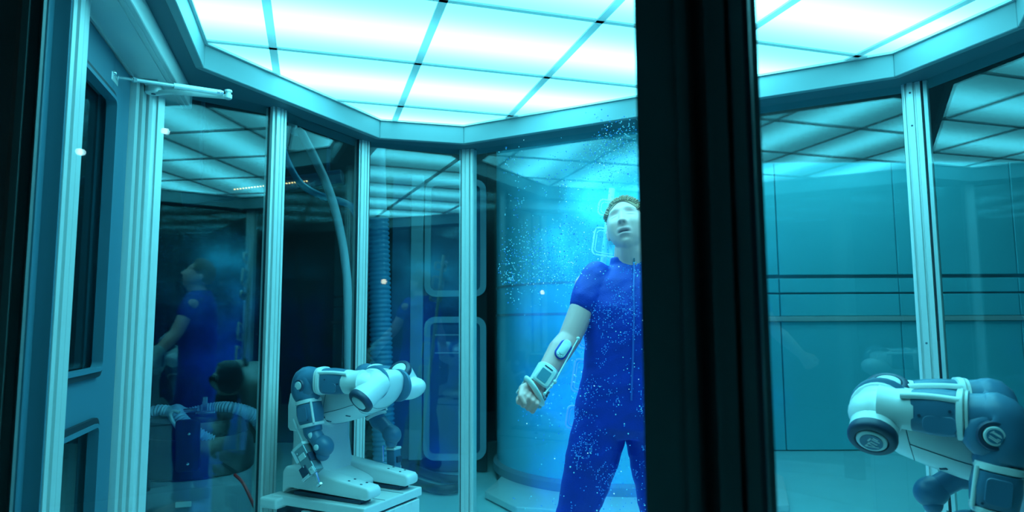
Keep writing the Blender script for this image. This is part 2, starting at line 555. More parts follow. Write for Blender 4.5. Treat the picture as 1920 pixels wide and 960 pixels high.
# --- near dark mullion (two joined black extrusions) and the dark corner post
td = (PM_ - P9).normalized()
def mullion(name, x0, x1, y, label):
    """dark post of the near wall given by its left and right edge"""
    a, b = at(x0, 480, y), at(x1, 480, y)
    wd = b.x - a.x
    mb = MB()
    prof = [(.14, .07), (.02, .004), (0, -.004), (.30, -.004), (.302, -.012), (.345, -.012), (.347, -.004), (.40, -.004), (.402, .05), (.53, .05), (.532, -.012), (.565, -.012), (.567, -.004), (.70, -.004), (.702, .055), (.75, .055), (.752, 0), (.965, 0), (.967, .02), (1, .02), (.86, .07)]
    mb.prism([Vector((a.x + u * wd, y + v, 0)) for u, v in prof], 0, 3.0)
    return struct(mb.build(name, M['blackpost']), label)
mullion('trim_21', 1199, 1446, .86, 'wide black mullion close to the viewer')
c = at(30, 480, 1.55)
def corner_post():
    o = struct(MB().prism([at(-60, 480, 1.62).to_2d().to_3d(), at(0, 480, 1.60).to_2d().to_3d(), at(8, 480, 1.55).to_2d().to_3d(), at(22, 480, 1.55).to_2d().to_3d(), at(26, 480, 1.585).to_2d().to_3d(), at(44, 480, 1.60).to_2d().to_3d(), at(50, 480, 1.57).to_2d().to_3d(), at(56, 480, 1.62).to_2d().to_3d(), at(52, 480, 1.72).to_2d().to_3d(), at(-60, 480, 1.72).to_2d().to_3d()], 0, 3.0).build('trim_22', M['blackpost']), 'black corner post at the left edge')
    return o
corner_post()

# --- door wall on the left: from P1 towards the viewer
DD = Vector((.285, -.9585, 0))                 # along the door wall, towards the viewer
DN = Vector((.9585, .285, 0))                  # into the chamber
def dw(s, d=0.0, z=0.0):
    return P1 + DD * s + DN * d + Vector((0, 0, z))
def dbox(mb, s0, s1, d0, d1, z0, z1):
    return mb.prism([dw(s0, d0), dw(s1, d0), dw(s1, d1), dw(s0, d1)], z0, z1)
ZH = 2.34
# far jamb: two ribbed extrusions
pr1 = [(-.5, .0), (-.5, .30), (-.40, .34), (-.36, .24), (-.26, .24), (-.22, .42), (.02, .42), (.05, .30), (.12, .30), (.15, .40), (.34, .40), (.38, .2), (.5, .2), (.5, 0)]
ribpost('trim_23', PG, Vector((.656, .755, 0)), 0, ZH, .105, 'ribbed aluminium jamb right of the door', prof=pr1)
jm = MB()
for s0, s1, d1 in ((.06, .10, .03), (.10, .13, .012), (.13, .20, .036), (.20, .225, .018), (.225, .285, .03), (.285, .31, .012), (.31, .36, .022)):
    dbox(jm, s0, s1, -.05, d1, 0, ZH)
jo = struct(jm.build('trim_24', M['alu']), 'stepped aluminium door frame profile')
for s0, s1, d1 in ((.012, .058, .030), (.102, .128, .0135), (.202, .223, .0195), (.287, .308, .0135)):  # gasket beside the post; the groove strips are shade set in dark colour
    dbox(MB(), s0, s1, -.04, d1, 0, ZH).build('gasket', M['gasket'], jo)
# near frame: flat face and ribbed profile
nf = MB()
for s0, s1, d1 in ((1.03, 1.042, .020), (1.042, 1.065, .040), (1.065, 1.078, .028), (1.078, 1.105, .046), (1.105, 1.12, .034), (1.12, 1.16, .050), (1.16, 1.175, .040), (1.175, 1.205, .046)):
    dbox(nf, s0, s1, -.03, d1, 0, ZS)
o = struct(nf.build('trim_25', M['alu']), 'ribbed aluminium edge of the near door frame')
dbox(MB(), 1.205, 1.215, -.045, .042, 0, ZS).build('flat_face', M['doorpaint'], o)
# header
hd = struct(dbox(MB(), -.06, 1.43, -.03, .165, ZH, ZS - .001).build('trim_26', M['alu'], bevel=.003, seg=1), 'aluminium door header with closer fixed below')
for d0, d1 in ((-.022, -.012), (.0, .008), (.118, .126), (.140, .146)):
    dbox(MB(), -.05, 1.3, d0, d1, ZH - .005, ZH).build('rib', M['alu'], hd)
# door leaf
door = struct(MB().box((0, 0, 0), (.001, .001, .001)).build('door_1', M['doorpaint']), 'painted glass door with rounded windows at the left')
bpy.data.objects.remove(door, do_unlink=True)
door = struct(empty('door_1', dw(.27, -.03)), 'painted door with two rounded windows at the left')
S0, S1 = .365, 1.25
Wd = S1 - S0
def dpart(name, mb, m, **k):
    return mb.build(name, M[m], door, world=True, **k)
dpart('stile', dbox(MB(), S0, S0 + .235, -.05, .0, .02, ZH - .01), 'doorpaint', bevel=.003, seg=1)
dpart('stile', dbox(MB(), S1 - .09, S1, -.05, .0, .02, ZH - .01), 'doorpaint', bevel=.003, seg=1)
dpart('top_rail', dbox(MB(), S0 + .235, S1 - .09, -.05, .0, 2.17, ZH - .01), 'doorpaint')
dpart('middle_rail', dbox(MB(), S0 + .235, S1 - .09, -.05, .002, .965, 1.12), 'doorpaint')
dpart('bottom_rail', dbox(MB(), S0 + .235, S1 - .09, -.05, .0, .02, .14), 'doorpaint')
for z0, z1 in ((1.12, 2.17), (.14, .965)):
    cs, cz = (S0 + .235 + S1 - .09) / 2, (z0 + z1) / 2
    g = MB(); frame_ring(g, Wd - .315, z1 - z0 + .01, .045, .02, dw(cs, -.012, cz), DD, (0, 0, 1), DN, .028)
    w_ = dpart('window_gasket', g, 'gasket', smooth=30)
    g = MB(); frame_ring(g, Wd - .355, z1 - z0 - .03, .035, .014, dw(cs, -.012, cz), DD, (0, 0, 1), DN, .036)
    dpart('window_frame', g, 'doorpaint', smooth=30)
    g = MB(); dbox(g, S0 + .245, S1 - .10, -.030, -.022, z0 + .01, z1 - .01)
    dpart('pane', g, 'glass')
# hinges / lock bits glinting in the jamb
for z in (1.02, .93, .88, .81):
    MB().box(dw(.035, .05, z), (.018, .018, .026), Matrix.Rotation(R(16.6), 3, 'Z')).build('lock_stud', M['chrome'], hd, bevel=.003, seg=1)

# ------------------------------------------------------------------ door closer
dc = empty('door_closer', at(290, 170, z=ZH - .002))
tag(dc, 'folding arm door closer under the aluminium door header', 'door closer')
pv, sp, bk = at(428, 176, z=2.30), at(288, 170, z=2.315), at(207, 143, 2.47)
def dcp(name, mb, m='alu', **k): return mb.build(name, M[m], dc, world=True, **k)
rot = Matrix.Rotation(R(-73.4), 3, 'Z')
dcp('mounting_plate', MB().box(sp + Vector((0.0, 0, .018)), (.15, .06, .012), rot), bevel=.003)
hub = dcp('spindle_hub', MB().lathe([(0, .030), (.004, .034), (.028, .034), (.030, .030)], sp - Vector((0, 0, .014)), (0, 0, 1), 24), smooth=40)
MB().lathe([(0, .010), (.003, .010)], sp - Vector((0, 0, .017)), (0, 0, 1), 6).build('hex_bolt', M['greyd'], hub, world=True)
kn = sp + (pv - sp) * .30 + Vector((.0, -.03, -.012))
dcp('lower_arm', MB().tube([sp + Vector((.02, -.01, -.012)), kn, pv - Vector((0, 0, .014))], .011, 8, flat=.6), smooth=40)
dcp('upper_arm', MB().tube([bk + (pv - bk) * .16, bk + (pv - bk) * .52], .0075, 10), smooth=40)
dcp('sliding_sleeve', MB().tube([bk + (pv - bk) * .50, bk + (pv - bk) * .93], .0125, 10, flat=.75), smooth=40)
dcp('adjusting_thread', MB().tube([bk + (pv - bk) * .06, bk + (pv - bk) * .17], .006, 8), 'chrome', smooth=40)
for k in (.17, .885, .92):
    dcp('lock_nut', MB().lathe([(0, .011), (.012, .011)], bk + (pv - bk) * k, pv - bk, 8), 'chrome')
dcp('elbow_pin', MB().lathe([(-.024, .012), (-.020, .016), (-.004, .016), (-.002, .011), (.006, .011), (.008, .016), (.016, .015), (.018, .010)], pv, (0, 0, 1), 16), smooth=40)
br = dcp('bracket', MB().box(bk + Vector((-.012, .01, -.004)), (.085, .045, .034), rot), bevel=.003)
dcp('ball_joint', MB().ell(bk + Vector((.012, -.002, .012)), .012, .012, .012, n=10, m=6), 'chrome', smooth=60)
for k in (-1, 1):
    MB().lathe([(0, .004), (.002, .004)], bk + Vector((-.012, .01, -.022)) + rot @ Vector((.03 * k, .008, 0)), (0, 0, -1), 8).build('screw_hole', M['seam'], br, world=True)

# ------------------------------------------------------------------ dual-arm robots
def robot(loc, yaw, s, label, emblem, far_label=None):
    """s = sign of the side that looks at the viewer. Local axes: x forward, y left, z up."""
    root = empty('dual_arm_robot', loc, R(yaw))
    tag(root, label, 'robot', 'dual arm robots in the chamber')
    def part(name, mb, m='white', parent=None, **k):
        return mb.build(name, M[m], parent or root, **k)
    V = lambda x, y, z: Vector((x, y * s, z))
    # --- base plate with two prongs (seen as a U)
    def slopebar(y0, y1):
        prof = [(-.02, .0), (.02, .03), (.48, .018), (.505, .030), (.505, .062), (.49, .075), (.30, .098), (.05, .128), (.0, .128), (-.02, .10)]
        return MB().extrude(prof, (0, y0, 0), (1, 0, 0), (0, 0, 1), (0, 1, 0), y1 - y0)
    for sg in (-1, 1):
        b = part('base_prong', slopebar(*sorted((sg * .10, sg * .19))), bevel=.012, seg=3, smooth=35)
        for bx_, by_ in ((.37, .125), (.37, .165), (.44, .125), (.44, .165)):
            zz = .098 - (bx_ - .30) * .121 + .0005
            part('bolt_hole', MB().lathe([(0, .006), (.0015, .006)], (bx_, sg * by_, zz), (.12, 0, 1), 8), 'greyd', b)
        part('foot_pad', MB().box((.25, sg * .145, .008), (.40, .07, .016)), 'greyd')
    part('base_deck', MB().extrude([(-.02, .012), (.30, .012), (.30, .045), (.27, .062), (.10, .11), (-.02, .12)], (0, -.101, 0), (1, 0, 0), (0, 0, 1), (0, 1, 0), .202), bevel=.008, smooth=35)
    # --- column
    col = MB()
    rings = []
    for z, x0, x1, hw in ((.05, -.035, .16, .145), (.14, -.035, .15, .14), (.24, -.035, .135, .135), (.32, -.04, .13, .135), (.40, -.04, .12, .13)):
        rings.append([Vector(((x0 + x1) / 2 + px, py, z)) for px, py in rrect(x1 - x0, 2 * hw, .05, 4)])
    col.rings(rings)
    part('column', col, smooth=40)
    hs = MB()
    for k, (z, x0, x1, hw) in enumerate(((.28, -.055, .06, .145), (.33, -.06, .06, .15), (.42, -.06, .06, .15), (.48, -.045, .06, .14), (.51, -.01, .06, .12))):
        hs.v += []
    hr = [[Vector(((x0 + x1) / 2 + px, py, z)) for px, py in rrect(x1 - x0, 2 * hw, .045, 4)] for z, x0, x1, hw in ((.285, -.052, .07, .142), (.30, -.056, .07, .15), (.40, -.056, .08, .152), (.46, -.048, .08, .148), (.50, -.025, .08, .135), (.52, .01, .08, .11))]
    part('back_shell', MB().rings(hr), smooth=40)
    # --- torso hull
    tr = MB(); rg = []
    for x, zc, h, wd in ((-.02, .40, .05, .08), (.0, .40, .085, .12), (.05, .40, .108, .148), (.12, .412, .112, .156), (.20, .427, .112, .156), (.28, .445, .110, .150), (.36, .468, .106, .142), (.42, .484, .098, .130), (.455, .497, .086, .115), (.48, .505, .066, .09), (.495, .508, .035, .05)):
        ring = []
        for k in range(28):
            a = 2 * math.pi * k / 28
            ca, sa = math.cos(a), math.sin(a)
            e = .82
            ring.append(Vector((x + .10 * sa * h * 2, wd * math.copysign(abs(ca) ** e, ca), zc + h * math.copysign(abs(sa) ** e, sa))))
        rg.append(ring)
    tr.rings(rg)
    torso = part('torso', tr, smooth=60)
    # seams: thin raised lines that follow the hull
    def hull(x, a):
        T = ((-.02, .40, .05, .08), (.0, .40, .085, .12), (.05, .40, .108, .148), (.12, .412, .112, .156), (.20, .427, .112, .156), (.28, .445, .110, .150), (.36, .468, .106, .142), (.42, .484, .098, .130), (.455, .497, .086, .115), (.48, .505, .066, .09), (.495, .508, .035, .05))
        for i in range(len(T) - 1):
            if T[i][0] <= x <= T[i + 1][0]:
                q = (x - T[i][0]) / (T[i + 1][0] - T[i][0])
                zc, h, wd = [T[i][j] * (1 - q) + T[i + 1][j] * q for j in (1, 2, 3)]
                break
        ca, sa = math.cos(a), math.sin(a); e = .82
        return Vector((x + .2 * sa * h, wd * math.copysign(abs(ca) ** e, ca), zc + h * math.copysign(abs(sa) ** e, sa)))
    for xs in (.20, .385, .44):
        part('seam', MB().tube([hull(xs, a) for a in [2 * math.pi * k / 40 for k in range(41)]], .0012, 4, cap=False), 'seam', torso)
    for sg in (-1, 1):
        a0 = -.35 if sg > 0 else math.pi + .35
        part('seam', MB().tube([hull(x, a0) for x in np.linspace(.02, .385, 16)], .0012, 4, cap=False), 'seam', torso)
        a1 = -.80 if sg > 0 else math.pi + .80
        for xs in (.12, .20, .31):
            p = hull(xs, a1); q = hull(xs + .016, a1 - .16 * sg)
            part('vent_slot', MB().tube([p, q], .0035, 6), 'seam', torso)
    def disc(o, nrm, r, name_parent, has_emblem, up=(0, 0, 1)):
        """dark rim and pale disc closing a joint; returns the rim"""
        nrm = Vector(nrm).normalized()
        rim = part('joint_rim', MB().lathe([(-.022, r), (-.010, r * 1.03), (.0, r * 1.0), (.006, r * .90), (.006, r * .70), (.002, r * .66), (-.003, r * .64)], o, nrm, 28), 'greyd', name_parent, smooth=50)
        d = part('joint_cap', MB().lathe([(-.002, r * .63), (.006, r * .63), (.009, r * .58), (.010, .004)], o, nrm, 28), 'cap', name_parent, smooth=50)
        if has_emblem:
            a = Vector(up); a = (a - nrm * a.dot(nrm)).normalized(); b = nrm.cross(a)
            q = Vector(o) + nrm * .0102
            part('emblem_field', MB().lathe([(0, r * .47), (.0012, r * .47)], q, nrm, 24, up=up), 'grey', name_parent)
            q2 = q + nrm * .0012
            for (x0, y0, x1, y1, t) in has_emblem:
                p0, p1 = q2 + b * x0 * r + a * y0 * r, q2 + b * x1 * r + a * y1 * r
                tt = (p1 - p0).normalized(); sd = nrm.cross(tt) * t * r / 2
                part('emblem_stroke', MB().add([p0 - sd, p1 - sd, p1 + sd, p0 + sd, p0 - sd + nrm * .001, p1 - sd + nrm * .001, p1 + sd + nrm * .001, p0 + sd + nrm * .001], [(0, 1, 2, 3), (4, 5, 6, 7), (0, 1, 5, 4), (1, 2, 6, 5), (2, 3, 7, 6), (3, 0, 4, 7)]), 'cap', name_parent)
        return rim
    EM1 = [(-.30, .16, -.12, .30, .06), (-.34, .02, -.06, .22, .06), (-.02, .28, .12, .10, .07), (-.22, -.12, .02, .06, .06), (.05, .02, .16, -.10, .08), (-.10, -.22, .14, -.04, .05), (-.26, -.28, .30, -.22, .05), (.18, -.14, .26, -.22, .08)] if emblem else None
    EM2 = [(-.32, .02, .12, .32, .07), (-.36, -.08, .20, .28, .06), (-.12, -.38, .34, -.04, .07), (-.20, -.32, .30, .06, .06), (-.28, -.24, -.10, -.14, .05), (.02, .36, .24, .22, .05)] if emblem else None

    # --- arms
    for side in (1, -1):                        # 1 = near the viewer
        near = side > 0
        Y = lambda y: y * s * side
        W = lambda x, y, z: Vector((x, Y(y), z))
        if near:
            cn = Vector(((.16 if emblem else -.22), .74 * s, -.62)).normalized(); capc = W(.468, .222, .452)
        else:
            cn = Vector((.06, .73 * s, .70) if not emblem else (0, .45 * s, .87)).normalized(); capc = W(.418, .135, .572)
        r = .060
        sh = part('shoulder_joint', MB().lathe([(-.165, r * .55), (-.15, r * .86), (-.125, r * .99), (-.03, r), (-.016, r)], capc, cn, 28), smooth=50)
        disc(capc, cn, r, sh, EM1 if near else None)
        if near:
            part('shoulder_collar', MB().lathe([(-.03, .066), (-.022, .072), (0, .073), (.012, .070), (.014, .062)], W(.448, .118, .522), Vector((.06, s, .02)), 28), smooth=50, parent=sh)
            part('shoulder_ring', MB().lathe([(-.012, .078), (-.008, .081), (.0, .081), (.004, .076)], W(.44, .085, .525), Vector((.05, s, .05)), 28), 'grey', parent=sh, smooth=50)
            part('shoulder_housing', MB().ell(W(.452, .165, .515), .072, .062, .064, None, 20, 12), parent=sh, smooth=60)
        else:
            part('shoulder_housing', MB().ell(W(.445, .185, .478), .085, .085, .056, Matrix.Rotation(R(-12), 3, 'Y'), 22, 14), parent=sh, smooth=60)
            part('shoulder_ring', MB().lathe([(-.012, .076), (-.008, .079), (.0, .079), (.004, .074)], W(.445, .10, .500), Vector((.05, -s, .0)), 28), 'grey', parent=sh, smooth=50)
        sh0 = W(.445, .175, .535) if near else W(.43, .165, .525)
        el = (W(.205, .215, .525) if emblem else W(.165, .215, .54)) if near else W(.16, .21, .53)
        ts = .86 if (emblem and near) else 1.0
        ax = (el - sh0).normalized()
        upv = Vector((0, 0, 1)); upv = (upv - ax * upv.dot(ax)).normalized()
        lat = ax.cross(upv)
        L = (el - sh0).length
        # neck / bracket
        ua = part('upper_arm', MB().tube([sh0, sh0 + ax * .04, sh0 + ax * .075, sh0 + ax * .085], [.058, .052, .056, .054], 24), smooth=45)
        def sect(t, hw, hh, up_=0, e=.7):
            c_ = sh0 + ax * (.055 + (t - .055) * ts) + upv * up_
            out = []
            for k in range(28):
                a = 2 * math.pi * k / 28
                ca, sa = math.cos(a), math.sin(a)
                out.append(c_ + lat * hw * math.copysign(abs(ca) ** e, ca) + upv * hh * math.copysign(abs(sa) ** e, sa))
            return out
        cv = part('upper_arm_cover', MB().rings([sect(.078, .044, .046), sect(.083, .052, .054), sect(.12, .054, .058), sect(.16, .055, .060), sect(.195, .052, .058), sect(.200, .044, .05)]), 'grey', smooth=50)
        # pale frame stripes that wrap the cover
        for (a_deg, wdt) in ((38, .010), (142, .010)):
            pth = []
            for t in np.linspace(.055, .205, 10):
                a = R(a_deg); hw = .0545; hh = .0555 + .004 * math.sin((t - .06) / .14 * 3.14)
                ca, sa = math.cos(a), math.sin(a)
                pth.append(sh0 + ax * (.055 + (t - .055) * ts) + lat * hw * math.copysign(abs(ca) ** .7, ca) + upv * hh * math.copysign(abs(sa) ** .7, sa))
            part('frame_stripe', MB().tube(pth, .0085, 8), parent=ua, smooth=50)
        part('arm_ring', MB().rings([sect(.196, .052, .056), sect(.199, .059, .064), sect(.213, .060, .065), sect(.216, .056, .06)]), parent=ua, smooth=35)
        part('arm_ring', MB().rings([sect(.217, .052, .056), sect(.219, .058, .063), sect(.226, .057, .062), sect(.228, .050, .054)]), parent=ua, smooth=35)
        for t, a in ((.098, -8), (.165, 12)):
            for sg in (1, -1):
                p = sh0 + ax * t + lat * sg * .0535 + upv * .05 * math.sin(R(a))
                part('screw_hole', MB().lathe([(0, .004), (.003, .004)], p - lat * sg * .001, lat * sg, 8), 'greyd', cv)
        for sg in (1, -1):                      # raised pad on the flank of the cover
            part('cover_pad', MB().extrude(rrect(.075, .045, .016), sh0 + ax * .142 + lat * sg * .050 - upv * .026, ax, upv, lat * sg, .0045), 'grey', cv, bevel=.002, seg=1, smooth=40)
        # elbow: curved dark shell
        e0 = sh0 + ax * (.055 + .167 * ts)
        fo0 = (W(.196, .225, .405) if emblem else W(.172, .225, .44)) if near else W(.165, .22, .42)
        elb = MB().tube([e0, e0 + ax * .04 + upv * .002, el + ax * .015 - upv * .002, (el + fo0) / 2 + ax * .022, fo0 - (fo0 - el) * .18, fo0], [.054, .057, .063, .063, .052, .047], 24, sub=5)
        eb = part('elbow_shell', elb, 'grey', smooth=60)
        ec = (W(.205, .225, .488) if emblem else W(.158, .225, .518)) if near else W(.155, .22, .505)
        part('elbow_housing', MB().lathe([(-.07, .04), (-.06, .058), (-.03, .066), (.015, .066), (.036, .058), (.046, .044), (.048, .036)], ec, Vector((0, s * side, 0)), 28), 'grey', eb, smooth=60)
        disc(ec + Vector((0, s * side * .050, 0)), (0, s * side, .0), .037 if emblem else .030, eb, EM2 if near else None)
        part('elbow_plate', MB().ell(e0 + ax * .05 + lat * (.036 if near == (s > 0) else -.036) + upv * .008, .030, .016, .032, None, 14, 8), 'cap', eb, smooth=60)
        # forearm
        if near:
            f = [fo0, W(.204, .226, .345), W(.212, .226, .31), W(.222, .226, .282), W(.245, .226, .262)] if emblem else [fo0, W(.182, .226, .375), W(.20, .226, .325), W(.215, .226, .292), W(.245, .226, .262)]
            wr = W(.268, .226, .248)
        else:
            f = [fo0, W(.185, .225, .36), W(.215, .225, .315), W(.25, .225, .285), W(.285, .225, .26)]
            wr = W(.315, .22, .238)
        fx = (f[2] - f[0]).normalized()
        sy = Vector((0, 1, 0)); fz = fx.cross(sy).normalized()
        def fs(t, hw, hh, e=.65):
            c_ = f[0] + fx * t
            o_ = []
            for k in range(24):
                a = 2 * math.pi * k / 24
                ca, sa = math.cos(a), math.sin(a)
                o_.append(c_ + sy * hw * math.copysign(abs(ca) ** e, ca) + fz * hh * math.copysign(abs(sa) ** e, sa))
            return o_
        fa = part('forearm_ring', MB().rings([fs(-.012, .046, .046), fs(-.010, .052, .052), fs(.004, .053, .053), fs(.006, .05, .05)]), smooth=35)
        fc = part('forearm_cover', MB().rings([fs(.005, .044, .044), fs(.010, .052, .050), fs(.05, .054, .054), fs(.09, .050, .050), fs(.100, .042, .042)]), 'grey', smooth=50)
        part('frame_stripe', MB().tube([f[0] + fx * t + fz * (.047 if fz.x > 0 else -.047) + sy * .036 * s * side for t in (.0, .03, .06, .10)], .006, 8), parent=fa, smooth=50)
        for sg in (1, -1):
            part('cover_pad', MB().extrude(rrect(.065, .056, .012), f[0] + fx * .052 + sy * sg * .0495, fx, fz, sy * sg, .005), 'grey', fc, bevel=.002, seg=1, smooth=40)
            part('screw_hole', MB().lathe([(0, .0035), (.002, .0035)], f[0] + fx * .084 + sy * sg * .053 + fz * .03, sy * sg, 8), 'greyd', fc)
        part('forearm_ring', MB().rings([fs(.096, .044, .044), fs(.099, .050, .050), fs(.110, .049, .049), fs(.113, .044, .044)]), parent=fa, smooth=35)
        part('wrist_neck', MB().tube([f[0] + fx * .108, f[2] + fx * .02, f[3], f[4], wr], [.044, .043, .036, .035, .04], 18, sub=4), 'grey', smooth=60)
        part('neck_plate', MB().ell((f[2] * .4 + f[3] * .6) + sy * s * side * .030 + Vector((.004, 0, 0)), .014, .010, .030, Matrix.Rotation(R(-25), 3, 'Y'), 12, 8), 'cap', smooth=60)
        wz = part('wrist_ball', MB().ell(wr, .052, .046, .046, Matrix.Rotation(R(30), 3, 'Y'), 22, 14), 'grey', smooth=60)
        wl = part('wrist_lobe', MB().ell(wr + Vector((-.002, 0, -.038)), .028, .036, .030, Matrix.Rotation(R(-30), 3, 'Y'), 18, 12), 'grey', smooth=60, parent=wz)
        part('joint_cap', MB().lathe([(0, .013), (.005, .013), (.007, .010)], wr + sy * s * side * .043, sy * s * side, 16), 'cap', wz, smooth=50)
        # gripper
        gt = wr + (Vector((-.100, 0, -.004)) if near else Vector((-.01, 0, -.075)))
        gd = Vector((.60, 0, -.80)).normalized() if near else Vector((.05, 0, -1)).normalized()
        gx = gd.cross(sy)
        rm = Matrix((gx, sy, -gd)).transposed()
        off = sy * s * side * .03
        gs = 1.28 if near else 1.0
        gb = part('gripper_body', MB().box(gt + gd * .055 * gs + off, (.05 * gs, .055, .11 * gs), rm), 'grey' if not near else 'grip', bevel=.004)
        for (u, v_, w_, sx, sy_, sz, mm) in ((.0, .0, .0, .056, .06, .012, 'cap'), (.03, .01, .02, .02, .03, .05, 'chrome'), (-.026, .008, .055, .012, .04, .03, 'greyd'), (.022, .02, .085, .036, .022, .034, 'greyd'), (-.012, .022, .10, .022, .02, .022, 'cap'), (.024, .026, .108, .042, .014, .012, 'chrome'), (.0, .03, .04, .032, .006, .02, 'cap')):
            part('gripper_block', MB().box(gt + gd * w_ * gs + gx * -u * gs + off + sy * s * side * v_, (sx * gs, sy_, sz * gs), rm), mm, gb, bevel=.002, seg=1)
        for k in range(4):
            part('gripper_screw', MB().lathe([(0, .004), (.004, .004)], gt + gd * (.02 + .026 * k) * gs + off + sy * s * side * .028 + gx * (.016 if k % 2 else -.016), sy * s * side, 8), 'chrome', gb)
        part('gripper_finger', MB().tube([gt + gd * .11 * gs + off, gt + gd * (.11 * gs + .035) + gx * -.004 + off, gt + gd * (.11 * gs + .05) + gx * -.010 + off], [.011, .008, .007], 8), 'chrome', gb, smooth=40)
        part('finger_tip', MB().box(gt + gd * (.11 * gs + .053) + gx * -.010 + off, (.026, .018, .012), rm), 'chrome', gb, bevel=.002, seg=1)
        if near:
            part('gripper_rod', MB().tube([gt + off + gx * .012, gt - gd * .085 + gx * .02 + off], .0055, 8), 'cap', gb, smooth=40)
            part('rod_knob', MB().tube([gt - gd * .08 + gx * .0195 + off, gt - gd * .130 + gx * .026 + off], [.0085, .0065], 10), 'cap', gb, smooth=40)
        else:
            for sg in (-1, 1):
                part('gripper_pin', MB().tube([gt + gx * -.03 + sy * sg * .018 - gd * .02, gt + gx * -.03 + sy * sg * .018 + gd * .06], .004, 6), 'chrome', gb)
    return root

robot((-1.0, 3.44, .50), -27, -1, 'white and grey dual arm robot bent over its base on white pedestal at left', False)
robot((1.475, 1.80, .535), 152, 1, 'white and grey dual arm robot with joint emblems at right edge', True)

# pedestals
def pedestal(loc, yaw, s, h, label):
    root = empty('robot_pedestal', (loc[0], loc[1], 0), R(yaw))
    tag(root, label, 'pedestal', 'robot pedestals')
    MB().box((.225, 0, (h - .05) / 2), (.52, .40, h - .05)).build('core', M['greyd'], root)
    MB().box((.225, 0, h - .022), (.56, .44, .042)).build('top_plate', M['white'], root, bevel=.006)
    for k in range(6):
        MB().box((.49, -.2 + .0667 * (k + .5), (h - .05) / 2), (.03, .0655, h - .056)).build('front_panel', M['white'], root, bevel=.003, seg=1)
    for sg in (-1, 1):
        for k in range(3):
            if sg == s and k == 0:
                MB().box((-.035 + .173 * .5, sg * .208, (h - .16) / 2), (.171, .03, h - .16)).build('side_panel', M['white'], root, bevel=.003, seg=1)
                MB().box((.05, sg * .214, h - .095), (.06, .012, .045)).build('socket', M['black'], root, bevel=.003, seg=1)
                MB().lathe([(0, .014), (.014, .014), (.016, .010)], (.095, sg * .205, h - .098), (0, sg, 0), 12).build('plug', M['chrome'], root)
            else:
                MB().box((-.035 + .173 * (k + .5), sg * .208, (h - .05) / 2), (.171, .03, h - .056)).build('side_panel', M['white'], root, bevel=.003, seg=1)
    for k in range(2):
        MB().box((-.045, -.1 + .2 * k, (h - .05) / 2), (.02, .196, h - .056)).build('rear_panel', M['white'], root, bevel=.003, seg=1)
    for y in (-.07, .07):
        MB().box((.40, y, h - .0008), (.2, .003, .002)).build('seam', M['seam'], root)
    # connector shelf at the rear near corner
    MB().box((-.03, s * .20, h - .03), (.11, .13, .05)).build('rear_shelf', M['white'], root, bevel=.012, seg=3)
    return root
pedestal((-1.0, 3.44), -27, -1, .4985, 'white panelled pedestal under the left robot')
pedestal((1.475, 1.80), 152, 1, .5335, 'white panelled pedestal under the right robot')

# ------------------------------------------------------------------ the man
MAN = Vector((.44, 2.55, 0.0))
man = empty('person', MAN)
tag(man, 'man in a blue short sleeved bodysuit standing with head tipped back', 'person')

def eval_remesh(mb, name, voxel, smooth_it, m, parent):
    """union of the collected shapes as one continuous skin"""
    o = mb.build(name + '_tmp', m)
    md = o.modifiers.new('r', 'REMESH'); md.mode = 'VOXEL'; md.voxel_size = voxel; md.use_smooth_shade = True
    if smooth_it:
        ms = o.modifiers.new('s', 'SMOOTH'); ms.factor = 0.5; ms.iterations = smooth_it
    dg = bpy.context.evaluated_depsgraph_get()
    dg.update()
    me = bpy.data.meshes.new_from_object(o.evaluated_get(dg))
    me.name = name
    bpy.data.objects.remove(o, do_unlink=True)
    ob = bpy.data.objects.new(name, me)
    COL.objects.link(ob)
    ob.parent = parent
    inv = parent_matrix(parent).inverted()
    me.transform(inv)
    me.shade_smooth()
    if not me.materials: me.materials.append(m)
    return ob

# head frame: turned to his right, tipped back, leaning a little
HY, HP, HR = R(-24), R(27), R(-11)
hrot = Matrix.Rotation(HY, 3, 'Z') @ Matrix.Rotation(-HP, 3, 'X') @ Matrix.Rotation(HR, 3, 'Y')
